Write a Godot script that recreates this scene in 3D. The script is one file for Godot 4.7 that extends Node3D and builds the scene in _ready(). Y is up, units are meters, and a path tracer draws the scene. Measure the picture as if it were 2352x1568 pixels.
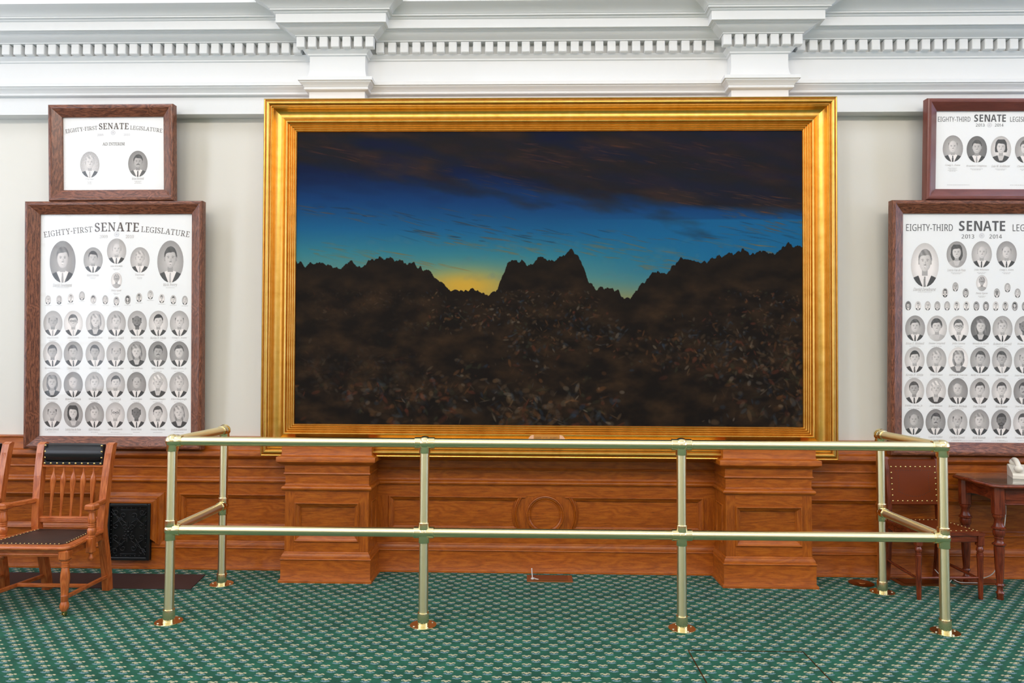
extends Node3D
# A panelled chamber wall: a large gilt-framed painting, framed photo prints, a brass railing, chairs and a table.

var M := {}
var used := {}
var rng := RandomNumberGenerator.new()
const CX := 0.186                      # the axis of the painting bay
const PL := -1.368                     # axes of the two pedestals
const PR := 1.738

# ---------------------------------------------------------------- helpers
func srgb(r: float, g: float, b: float) -> Color:
	return Color(r / 255.0, g / 255.0, b / 255.0)

func mat(col: Color, rough := 0.6, metal := 0.0) -> StandardMaterial3D:
	var m := StandardMaterial3D.new()
	m.albedo_color = col
	m.roughness = rough
	m.metallic = metal
	return m

func numbered(n: String) -> String:
	if not used.has(n):
		used[n] = 0
		return n
	used[n] += 1
	return "%s_%03d" % [n, used[n]]

func thing(called: String, label: String, category: String, at := Vector3.ZERO, group := "", kind := "") -> Node3D:
	var o := Node3D.new()
	o.name = numbered(called)
	add_child(o)
	o.position = at
	tag(o, label, category, group, kind)
	return o

func tag(o: Node3D, label: String, category: String, group := "", kind := "") -> void:
	o.set_meta("label", label)
	if category != "":
		o.set_meta("category", category)
	if group != "":
		o.set_meta("group", group)
	if kind != "":
		o.set_meta("kind", kind)

func mb() -> SurfaceTool:
	var st := SurfaceTool.new()
	st.begin(Mesh.PRIMITIVE_TRIANGLES)
	return st

func put(parent: Node3D, called: String, st: SurfaceTool, m: Material, label := "") -> MeshInstance3D:
	return put_mesh(parent, called, st.commit(), m, label)

func put_mesh(parent: Node3D, called: String, mesh: Mesh, m: Material, label := "") -> MeshInstance3D:
	var o := MeshInstance3D.new()
	o.mesh = mesh
	o.material_override = m
	o.name = called
	if label != "":
		o.set_meta("label", label)
	parent.add_child(o, true)
	return o

func vert(st: SurfaceTool, p: Vector3, n: Vector3, uv := Vector2.ZERO) -> void:
	st.set_normal(n)
	st.set_uv(uv)
	st.add_vertex(p)

func tri(st: SurfaceTool, a: Vector3, b: Vector3, c: Vector3, na: Vector3, nb: Vector3, nc: Vector3, ua := Vector2.ZERO, ub := Vector2.ZERO, uc := Vector2.ZERO) -> void:
	var g := (b - a).cross(c - a)
	if g.length_squared() < 1e-16:
		return
	if g.dot(na + nb + nc) > 0.0:      # front faces run clockwise
		vert(st, a, na, ua)
		vert(st, c, nc, uc)
		vert(st, b, nb, ub)
	else:
		vert(st, a, na, ua)
		vert(st, b, nb, ub)
		vert(st, c, nc, uc)

func quad(st: SurfaceTool, a: Vector3, b: Vector3, c: Vector3, d: Vector3, n: Vector3) -> void:
	tri(st, a, b, c, n, n, n)
	tri(st, a, c, d, n, n, n)

func quad4(st: SurfaceTool, a: Vector3, b: Vector3, c: Vector3, d: Vector3, na: Vector3, nb: Vector3, nc: Vector3, nd: Vector3) -> void:
	tri(st, a, b, c, na, nb, nc)
	tri(st, a, c, d, na, nc, nd)

# a box with chamfered edges, given by two corners, optionally under a transform
func bx(st: SurfaceTool, lo: Vector3, hi: Vector3, bev := 0.0, xf := Transform3D.IDENTITY) -> void:
	var c := (lo + hi) * 0.5
	var h := (hi - lo) * 0.5
	var e: float = minf(bev, minf(h.x, minf(h.y, h.z)) * 0.95)
	var i := h - Vector3(e, e, e)
	for ax in 3:
		for s in [-1.0, 1.0]:
			var n := Vector3.ZERO
			n[ax] = s
			var u := (ax + 1) % 3
			var v := (ax + 2) % 3
			var pts := []
			for k in [[-1, -1], [1, -1], [1, 1], [-1, 1]]:
				var p := Vector3.ZERO
				p[ax] = s * h[ax]
				p[u] = k[0] * i[u]
				p[v] = k[1] * i[v]
				pts.append(xf * (c + p))
			quad(st, pts[0], pts[1], pts[2], pts[3], (xf.basis * n).normalized())
	if e <= 0.0:
		return
	for ax in 3:                       # the chamfers along axis ax
		var u := (ax + 1) % 3
		var v := (ax + 2) % 3
		for su in [-1.0, 1.0]:
			for sv in [-1.0, 1.0]:
				var n := Vector3.ZERO
				n[u] = su
				n[v] = sv
				var a := Vector3.ZERO
				a[u] = su * h[u]
				a[v] = sv * i[v]
				var b := Vector3.ZERO
				b[u] = su * i[u]
				b[v] = sv * h[v]
				var a0 := a
				var a1 := a
				var b0 := b
				var b1 := b
				a0[ax] = -i[ax]
				a1[ax] = i[ax]
				b0[ax] = -i[ax]
				b1[ax] = i[ax]
				quad(st, xf * (c + a0), xf * (c + a1), xf * (c + b1), xf * (c + b0), (xf.basis * n).normalized())
	for sx in [-1.0, 1.0]:
		for sy in [-1.0, 1.0]:
			for sz in [-1.0, 1.0]:
				var n := (xf.basis * Vector3(sx, sy, sz)).normalized()
				tri(st, xf * (c + Vector3(sx * h.x, sy * i.y, sz * i.z)), xf * (c + Vector3(sx * i.x, sy * h.y, sz * i.z)), xf * (c + Vector3(sx * i.x, sy * i.y, sz * h.z)), n, n, n)

# normals of a polyline in 2-D, smoothed where it bends little: [[start normal, end normal] of each segment]
func profile_normals(pr: Array, flip := 1.0) -> Array:
	var seg := []
	for i in pr.size() - 1:
		var d := Vector2(pr[i + 1][0] - pr[i][0], pr[i + 1][1] - pr[i][1]).normalized()
		seg.append(Vector2(d.y, -d.x) * flip)
	var out := []
	for i in seg.size():
		var a: Vector2 = seg[i]
		var b: Vector2 = seg[i]
		if i > 0 and seg[i].dot(seg[i - 1]) > 0.8:
			a = (seg[i] + seg[i - 1]).normalized()
		if i < seg.size() - 1 and seg[i].dot(seg[i + 1]) > 0.8:
			b = (seg[i] + seg[i + 1]).normalized()
		out.append([a, b])
	return out

# a profile of [distance out, height] swept along a plan of Vector2(x, z) with mitred corners
func sweep(st: SurfaceTool, plan: Array, pr: Array) -> void:
	var nrm := []
	for i in plan.size() - 1:
		var d: Vector2 = (plan[i + 1] - plan[i]).normalized()
		nrm.append(Vector2(-d.y, d.x))
	var miter := []
	for i in plan.size():
		if i == 0:
			miter.append(nrm[0])
		elif i == plan.size() - 1:
			miter.append(nrm[-1])
		else:
			miter.append((nrm[i - 1] + nrm[i]) / (1.0 + nrm[i - 1].dot(nrm[i])))
	var pn := profile_normals(pr)
	for i in plan.size() - 1:
		var n2: Vector2 = nrm[i]
		for k in pr.size() - 1:
			var pts := []
			for w in [[i, k], [i + 1, k], [i + 1, k + 1], [i, k + 1]]:
				var q: Vector2 = plan[w[0]] + miter[w[0]] * pr[w[1]][0]
				pts.append(Vector3(q.x, pr[w[1]][1], q.y))
			var a: Vector2 = pn[k][0]
			var b: Vector2 = pn[k][1]
			var na := Vector3(n2.x * a.x, a.y, n2.y * a.x)
			var nb := Vector3(n2.x * b.x, b.y, n2.y * b.x)
			quad4(st, pts[0], pts[1], pts[2], pts[3], na, na, nb, nb)

# one mitred rail of a rectangular frame in the xy plane: side 0 bottom, 1 right, 2 top, 3 left; profile [distance in, height out]
func frame_rail(st: SurfaceTool, w: float, h: float, side: int, pr: Array, o := Vector3.ZERO) -> void:
	var pn := profile_normals(pr, -1.0)
	var hw := w / 2.0
	var inw := [Vector3(0, 1, 0), Vector3(-1, 0, 0), Vector3(0, -1, 0), Vector3(1, 0, 0)][side] as Vector3
	for k in pr.size() - 1:
		var pts := []
		for q in [[0, k], [1, k], [1, k + 1], [0, k + 1]]:
			var t: float = pr[q[1]][0]
			var z: float = pr[q[1]][1]
			var p := Vector3.ZERO
			match side:
				0: p = Vector3(-hw + t if q[0] == 0 else hw - t, t, z)
				1: p = Vector3(hw - t, t if q[0] == 0 else h - t, z)
				2: p = Vector3(hw - t if q[0] == 0 else -hw + t, h - t, z)
				3: p = Vector3(-hw + t, h - t if q[0] == 0 else t, z)
			pts.append(o + p)
		var a: Vector2 = pn[k][0]
		var b: Vector2 = pn[k][1]
		var na := inw * a.x + Vector3(0, 0, a.y)
		var nb := inw * b.x + Vector3(0, 0, b.y)
		quad4(st, pts[0], pts[1], pts[2], pts[3], na, na, nb, nb)

# a lathed profile of [radius, height] round the y axis of a transform
func lathe(st: SurfaceTool, pr: Array, xf := Transform3D.IDENTITY, seg := 20, flat := Vector2(1, 1)) -> void:
	var pn := profile_normals(pr)
	for k in pr.size() - 1:
		for s in seg:
			var a0 := TAU * s / seg
			var a1 := TAU * (s + 1) / seg
			var pts := []
			var ns := []
			for q in [[a0, k, 0], [a1, k, 0], [a1, k + 1, 1], [a0, k + 1, 1]]:
				var cs := cos(q[0])
				var sn := sin(q[0])
				var r: float = pr[q[1]][0]
				pts.append(xf * Vector3(cs * r * flat.x, pr[q[1]][1], sn * r * flat.y))
				var n: Vector2 = pn[k][q[2]]
				ns.append((xf.basis * Vector3(cs * n.x / flat.x, n.y, sn * n.x / flat.y)).normalized())
			var u0: float = pr[k][1]
			var u1: float = pr[k + 1][1]
			var v0 := float(s) / seg
			var v1 := float(s + 1) / seg
			tri(st, pts[0], pts[1], pts[2], ns[0], ns[1], ns[2], Vector2(u0, v0), Vector2(u0, v1), Vector2(u1, v1))
			tri(st, pts[0], pts[2], pts[3], ns[0], ns[2], ns[3], Vector2(u0, v0), Vector2(u1, v1), Vector2(u1, v0))

# a tube along points
func tube(st: SurfaceTool, pts: Array, r: float, seg := 10, caps := true) -> void:
	var last := Vector3.UP
	var rings := []
	for i in pts.size():
		var d: Vector3
		if i == 0:
			d = pts[1] - pts[0]
		elif i == pts.size() - 1:
			d = pts[i] - pts[i - 1]
		else:
			d = (pts[i + 1] - pts[i]).normalized() + (pts[i] - pts[i - 1]).normalized()
		d = d.normalized()
		if i == 0:
			last = Vector3.UP if absf(d.y) < 0.9 else Vector3.RIGHT
		var u := (last - d * last.dot(d)).normalized()
		last = u
		var v := d.cross(u)
		var ring := []
		for s in seg:
			var a := TAU * s / seg
			ring.append(u * cos(a) + v * sin(a))
		rings.append(ring)
	for i in pts.size() - 1:
		for s in seg:
			var t := (s + 1) % seg
			quad4(st, pts[i] + rings[i][s] * r, pts[i] + rings[i][t] * r, pts[i + 1] + rings[i + 1][t] * r, pts[i + 1] + rings[i + 1][s] * r, rings[i][s], rings[i][t], rings[i + 1][t], rings[i + 1][s])
	if caps:
		for e in [0, pts.size() - 1]:
			var n: Vector3 = (pts[0] - pts[1] if e == 0 else pts[e] - pts[e - 1]).normalized()
			for s in seg:
				tri(st, pts[e], pts[e] + rings[e][s] * r, pts[e] + rings[e][(s + 1) % seg] * r, n, n, n)

func curve_points(ctrl: Array, n := 8) -> Array:
	var out := []
	for i in ctrl.size() - 1:
		var p0: Vector3 = ctrl[maxi(i - 1, 0)]
		var p1: Vector3 = ctrl[i]
		var p2: Vector3 = ctrl[i + 1]
		var p3: Vector3 = ctrl[mini(i + 2, ctrl.size() - 1)]
		for k in n:
			out.append(p1.cubic_interpolate(p2, p0, p3, float(k) / n))
	out.append(ctrl[-1])
	return out

func ball(st: SurfaceTool, c: Vector3, r: Vector3, seg := 18, rows := 10, half := false) -> void:
	var rows0 := rows / 2 if half else 0
	for j in range(rows0, rows):
		for s in seg:
			var pts := []
			var ns := []
			for q in [[j, s], [j, s + 1], [j + 1, s + 1], [j + 1, s]]:
				var lat: float = -PI / 2 + PI * q[0] / rows
				var lon: float = TAU * q[1] / seg
				var n := Vector3(cos(lat) * cos(lon), sin(lat), cos(lat) * sin(lon))
				pts.append(c + n * r)
				ns.append((n / r).normalized())
			quad4(st, pts[0], pts[1], pts[2], pts[3], ns[0], ns[1], ns[2], ns[3])

# an outline of Vector2 in the xy plane, extruded from z0 to z1
func prism(st: SurfaceTool, poly: PackedVector2Array, z0: float, z1: float, xf := Transform3D.IDENTITY) -> void:
	var idx := Geometry2D.triangulate_polygon(poly)
	for zz in [[z0, -1.0], [z1, 1.0]]:
		var n: Vector3 = (xf.basis * Vector3(0, 0, zz[1])).normalized()
		for i in range(0, idx.size(), 3):
			tri(st, xf * Vector3(poly[idx[i]].x, poly[idx[i]].y, zz[0]), xf * Vector3(poly[idx[i + 1]].x, poly[idx[i + 1]].y, zz[0]), xf * Vector3(poly[idx[i + 2]].x, poly[idx[i + 2]].y, zz[0]), n, n, n)
	var cw := 1.0 if Geometry2D.is_polygon_clockwise(poly) else -1.0
	for i in poly.size():
		var a := poly[i]
		var b := poly[(i + 1) % poly.size()]
		var d := (b - a).normalized()
		var n := (xf.basis * Vector3(-d.y * cw, d.x * cw, 0)).normalized()
		quad(st, xf * Vector3(a.x, a.y, z0), xf * Vector3(b.x, b.y, z0), xf * Vector3(b.x, b.y, z1), xf * Vector3(a.x, a.y, z1), n)

func at_axis(p: Vector3, dir: Vector3) -> Transform3D:   # a frame at p whose y axis runs along dir
	var y := dir.normalized()
	var x := Vector3.RIGHT if absf(y.x) < 0.9 else Vector3.FORWARD
	x = (x - y * x.dot(y)).normalized()
	return Transform3D(Basis(x, y, x.cross(y)), p)

# ---------------------------------------------------------------- textures
func noise_bytes(sd: int, freq: float, w: int, h: int, w2: int, h2: int, oct := 3) -> PackedByteArray:
	var n := FastNoiseLite.new()
	n.seed = sd
	n.noise_type = FastNoiseLite.TYPE_SIMPLEX_SMOOTH
	n.frequency = freq
	n.fractal_octaves = oct
	var im := n.get_seamless_image(w, h)
	im.convert(Image.FORMAT_L8)
	im.resize(w2, h2, Image.INTERPOLATE_CUBIC)
	return im.get_data()

# wood with the grain along u: rings drawn out by noise, fine streaks and short dark pores
func wood_image(sd: int, dark: Color, mid: Color, light: Color, rings: float, pore: float, contrast := 1.0) -> Image:
	var w := 1024
	var h := 512
	var a := noise_bytes(sd, 0.016, 100, 256, w, h, 3)
	var b := noise_bytes(sd + 7, 0.12, 48, 512, w, h, 3)
	var c := noise_bytes(sd + 13, 0.25, 128, 512, w, h, 2)
	var out := PackedByteArray()
	out.resize(w * h * 3)
	var k := 0
	for y in h:
		for x in w:
			var i := y * w + x
			var r := a[i] / 255.0
			var f := b[i] / 255.0
			var t := 0.5 + 0.5 * sin(r * rings)
			t = 0.5 + (0.42 * (t - 0.5) + 0.75 * (f - 0.5)) * contrast
			var p := clampf((c[i] / 255.0 - 0.60) * 5.0, 0.0, 1.0) * pore * (0.35 + 0.65 * (1.0 - t))
			t = clampf(t, 0.0, 1.0)
			var col := dark.lerp(mid, t * 2.0) if t < 0.5 else mid.lerp(light, t * 2.0 - 1.0)
			col = col.lerp(dark * 0.55, p)
			out[k] = int(clampf(col.r, 0, 1) * 255.0)
			out[k + 1] = int(clampf(col.g, 0, 1) * 255.0)
			out[k + 2] = int(clampf(col.b, 0, 1) * 255.0)
			k += 3
	return Image.create_from_data(w, h, false, Image.FORMAT_RGB8, out)

func wood_pair(called: String, im: Image, rough: float, coat: float, len_m := 1.3) -> void:
	for v in ["h", "v"]:
		var img := im
		if v == "v":
			img = im.duplicate()
			img.rotate_90(CLOCKWISE)
		var m := mat(Color.WHITE, rough)
		m.albedo_texture = ImageTexture.create_from_image(img)
		m.uv1_triplanar = true
		m.uv1_triplanar_sharpness = 8.0
		m.uv1_world_triplanar = true
		var along := 1.0 / len_m
		m.uv1_scale = Vector3(along, along * 2.0, along * 2.0) if v == "h" else Vector3(along * 2.0, along, along * 2.0)
		m.metallic_specular = 0.4
		m.clearcoat_enabled = coat > 0.0
		m.clearcoat = coat
		m.clearcoat_roughness = 0.22
		M[called + "_" + v] = m

func carpet_image() -> Image:
	var per := 96
	var cells := 6
	var w := per * cells
	var rows := ["..####....####..", "######.##.######", "###..######..###", "....########....", "......####......", "..bbb......bbb..", "bbbbb.bbbb.bbbbb", "..bbbbbbbbbbbb..", ".....bbbbbb....."]
	var im := Image.create(w, w, false, Image.FORMAT_RGB8)
	var r := RandomNumberGenerator.new()
	r.seed = 11
	var broad := noise_bytes(5, 0.012, 288, 288, w, w, 3)
	for y in w:
		for x in w:
			var n := 1.0 + (r.randf() - 0.5) * 0.34 + (broad[y * w + x] / 255.0 - 0.5) * 0.30
			im.set_pixel(x, y, Color(clampf(0.125 * n, 0, 1), clampf(0.335 * n, 0, 1), clampf(0.262 * n, 0, 1)))
	var cw := 3.0
	for j in cells:
		for i in cells:
			for half in 2:
				var ox := (i + 0.25 + 0.5 * half) * per - 8.0 * cw
				var oy := (j + 0.25 + 0.5 * half) * per - 4.5 * 4.4
				for ry in rows.size():
					for cx in 16:
						var ch: String = rows[ry][cx]
						if ch == ".":
							continue
						var base := Color(0.72, 0.69, 0.57) if ch == "#" else Color(0.43, 0.54, 0.58)
						for py in range(int(oy + ry * 4.4), int(oy + (ry + 1) * 4.4)):
							for px in range(int(ox + cx * cw), int(ox + (cx + 1) * cw)):
								var v := 1.0 + (r.randf() - 0.5) * 0.35
								im.set_pixel(posmod(px, w), posmod(py, w), Color(clampf(base.r * v, 0, 1), clampf(base.g * v, 0, 1), clampf(base.b * v, 0, 1)))
	return im

# the painting: a stand-in, an empty rocky landscape at dusk in the same colours
func dab(im: Image, cx: float, cy: float, a: float, b: float, rot: float, col: Color, alpha: float) -> void:
	var cs := cos(rot)
	var sn := sin(rot)
	var ext := int(ceil(maxf(a, b))) + 1
	var w := im.get_width()
	var h := im.get_height()
	for y in range(maxi(int(cy) - ext, 0), mini(int(cy) + ext + 1, h)):
		for x in range(maxi(int(cx) - ext, 0), mini(int(cx) + ext + 1, w)):
			var dx := x - cx
			var dy := y - cy
			var u := (dx * cs + dy * sn) / a
			var v := (-dx * sn + dy * cs) / b
			var d := u * u + v * v
			if d < 1.0:
				im.set_pixel(x, y, im.get_pixel(x, y).lerp(col, alpha * (1.0 - d * d)))

func painting_image() -> Image:
	var lw := 320
	var lh := 186
	var nz := FastNoiseLite.new()
	nz.seed = 21
	nz.frequency = 0.010
	nz.fractal_octaves = 5
	var im := Image.create(lw, lh, false, Image.FORMAT_RGB8)
	var stops := [[0.0, srgb(20, 24, 48)], [0.14, srgb(18, 30, 62)], [0.24, srgb(22, 60, 108)], [0.34, srgb(30, 94, 136)], [0.42, srgb(54, 122, 138)], [0.49, srgb(92, 140, 130)], [0.56, srgb(148, 142, 90)]]
	for y in lh:
		for x in lw:
			var u := float(x) / lw
			var v := float(y) / lh
			var c: Color = stops[-1][1]
			var vv := v + 0.03 * (0.4 - u)
			for i in stops.size() - 1:
				if vv < stops[i + 1][0]:
					c = (stops[i][1] as Color).lerp(stops[i + 1][1], clampf((vv - stops[i][0]) / (stops[i + 1][0] - stops[i][0]), 0, 1))
					break
			if v > 0.30:
				c = c.lerp(srgb(26, 98, 144), clampf((u - 0.50) * 2.4, 0.0, 0.8) * clampf((0.60 - v) * 8.0, 0, 1))
			var gl := exp(-pow((u - 0.335) / 0.095, 2.0) - pow((v - 0.525) / 0.055, 2.0))
			c = c.lerp(srgb(212, 164, 58), gl * 0.95)
			var sx := x * 0.50 + y * 0.30
			var sy := y * 2.4 - x * 0.55
			var n := nz.get_noise_2d(sx, sy) * 0.5 + 0.5
			var n2 := nz.get_noise_2d(sx * 2.3 + 90.0, sy * 2.0) * 0.5 + 0.5
			var edge := 0.11 + 0.16 * clampf((u - 0.18) * 1.6, 0.0, 1.0)     # the cloud bank hangs lower to the right
			var top := clampf((edge + 0.16 - v) / 0.20, 0.0, 1.0)
			var cl := clampf((n * 0.7 + n2 * 0.3 - 0.80 + top * 0.52) * 5.0, 0.0, 1.0)
			var body := srgb(36, 31, 31).lerp(srgb(64, 44, 36), clampf(n2 * 2.2 - 1.0, 0, 1))
			body = body.lerp(srgb(26, 30, 54), clampf(n * 2.4 - 1.35, 0, 0.7))
			c = c.lerp(body, cl * 0.94)
			im.set_pixel(x, y, c)
	var w := 1280
	var h := 744
	im.resize(w, h, Image.INTERPOLATE_CUBIC)
	rng.seed = 77
	for i in 1500:                      # thin slanting wisps of lit cloud, in loose bands
		var u := rng.randf()
		var v := rng.randf_range(0.04, 0.47)
		var band := nz.get_noise_2d(u * 190.0, v * 620.0 - u * 150.0)
		if band < 0.10:
			continue
		var warm := srgb(96, 56, 40)
		if v > 0.20:
			warm = srgb(128, 72, 38) if rng.randf() < 0.6 else srgb(40, 42, 48)
		if v > 0.38:
			warm = srgb(150, 98, 44)
		dab(im, u * w, v * h, rng.randf_range(8, 40), rng.randf_range(0.8, 2.2), rng.randf_range(0.08, 0.30), warm, rng.randf_range(0.12, 0.40))
	for i in 260:                       # blue showing through the bank
		var u := rng.randf()
		var v := rng.randf_range(0.0, 0.26)
		dab(im, u * w, v * h, rng.randf_range(20, 70), rng.randf_range(4, 14), rng.randf_range(0.0, 0.2), srgb(22, 30, 60), rng.randf_range(0.03, 0.12))
	for i in 240:                       # low evening mist over the far ground
		var u := rng.randf_range(0.05, 0.95)
		var v := 0.50 - 0.14 * pow(rng.randf(), 2.0)
		if nz.get_noise_2d(u * 420.0, 40.0) < 0.05:
			continue
		dab(im, u * w, v * h, rng.randf_range(6, 20), rng.randf_range(4, 11), rng.randf_range(-0.5, 0.5), srgb(104, 124, 128), rng.randf_range(0.03, 0.12))
	var rough := FastNoiseLite.new()
	rough.seed = 4
	rough.frequency = 0.02
	rough.fractal_octaves = 5
	var ridge := PackedFloat32Array()
	ridge.resize(w)
	for x in w:                         # a skyline of broken rocky bluffs
		var u := float(x) / w
		var r := 0.545 + 0.006 * sin(u * 31.0)
		r -= 0.10 * (1.0 / (1.0 + exp((u - 0.27) * 90.0)))
		r -= 0.115 * exp(-pow((u - 0.495) / 0.088, 6.0))
		r -= 0.10 * clampf((u - 0.66) / 0.10, 0.0, 1.0) + 0.05 * clampf((u - 0.80) / 0.2, 0.0, 1.0)
		r += rough.get_noise_1d(x * 0.55) * 0.045 + rough.get_noise_1d(x * 2.7 + 400.0) * 0.012
		ridge[x] = r
		var top := int(r * h)
		for y in range(top, h):
			var e := clampf((float(y) - top) / 90.0, 0.0, 1.0)
			var n2 := rough.get_noise_2d(x * 0.5, y * 0.9) * 0.5 + 0.5
			var c := srgb(26, 21, 18).lerp(srgb(58, 42, 28), clampf(n2 * 1.8 - 0.55, 0, 1))
			c = c.lerp(srgb(30, 24, 20), (1.0 - e) * 0.7)
			im.set_pixel(x, y, c)
	var cols := [srgb(86, 62, 40), srgb(70, 56, 44), srgb(112, 86, 60), srgb(62, 72, 82), srgb(104, 50, 34), srgb(58, 62, 44), srgb(136, 122, 104), srgb(30, 24, 20), srgb(22, 18, 16), srgb(34, 28, 24), srgb(40, 56, 76), srgb(120, 74, 40)]
	for i in 6500:                      # boulders, scrub and earth in short strokes, thick in clumps
		var u := rng.randf()
		var v := rng.randf_range(0.54, 1.0)
		if v < ridge[int(u * (w - 1))] + 0.03:
			continue
		var clump := rough.get_noise_2d(u * 160.0 + 30.0, v * 130.0)
		if clump < rng.randf_range(-0.25, 0.25):
			continue
		var near := clampf((v - 0.54) / 0.46, 0.0, 1.0)
		var c: Color = cols[rng.randi_range(0, 11)]
		var k := rng.randf_range(0.25, 0.95)
		if u < 0.26 and v < 0.86:
			k *= 0.35
		dab(im, u * w, v * h, rng.randf_range(2.5, 6.0 + 13.0 * near), rng.randf_range(1.5, 3.0 + 6.0 * near), rng.randf_range(-1.4, 1.4), c, k * 0.48)
	return im

# small oval studio portraits for the photo prints; each row: style, hair, backdrop, suit, tie, skin, extra
const FACES := [
	[0, 4, 4, 1, 6, 8, 0], [0, 2, 5, 2, 7, 7, 0], [0, 1, 5, 1, 2, 7, 0], [1, 7, 6, 1, 3, 8, 0], [0, 7, 6, 2, 7, 8, 0], [3, 6, 8, 8, 9, 6, 4], [1, 3, 6, 2, 6, 6, 0], [0, 3, 8, 1, 7, 8, 4],
	[2, 7, 7, 3, 9, 8, 0], [0, 6, 6, 1, 1, 8, 0], [1, 2, 6, 2, 7, 3, 2], [0, 0, 7, 1, 3, 8, 0], [1, 4, 6, 2, 5, 8, 0], [0, 2, 7, 1, 1, 6, 0], [0, 3, 5, 1, 3, 7, 0], [0, 2, 6, 2, 7, 6, 0],
	[1, 4, 6, 1, 4, 7, 0], [2, 6, 5, 2, 9, 8, 0], [0, 2, 4, 4, 3, 6, 1], [0, 3, 4, 2, 2, 8, 0], [2, 5, 6, 1, 9, 7, 0], [1, 7, 4, 1, 2, 8, 2], [0, 6, 6, 1, 2, 8, 0], [0, 2, 6, 2, 8, 8, 0],
	[1, 4, 4, 1, 2, 7, 0], [3, 8, 7, 2, 9, 8, 0], [0, 7, 6, 1, 5, 8, 0], [1, 2, 6, 2, 5, 7, 0], [2, 1, 5, 7, 9, 8, 0], [0, 6, 5, 1, 2, 8, 0], [1, 6, 7, 1, 7, 8, 4], [1, 1, 6, 1, 3, 2, 0],
	[0, 2, 7, 1, 3, 8, 0], [2, 7, 6, 1, 9, 8, 0], [0, 6, 7, 1, 6, 8, 0], [0, 2, 3, 1, 4, 7, 0], [0, 5, 8, 1, 5, 8, 0], [2, 2, 5, 8, 9, 8, 0], [1, 5, 5, 1, 2, 8, 0], [0, 3, 5, 1, 2, 8, 0],
	[3, 2, 7, 9, 9, 8, 0], [2, 5, 2, 1, 9, 8, 0], [0, 1, 8, 1, 3, 7, 0], [2, 6, 9, 5, 9, 8, 0], [0, 2, 5, 1, 2, 7, 0], [0, 1, 5, 1, 1, 2, 3], [4, 1, 7, 1, 9, 8, 0], [0, 2, 2, 1, 6, 7, 0]]
const FW := 80
const FH := 104

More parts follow.
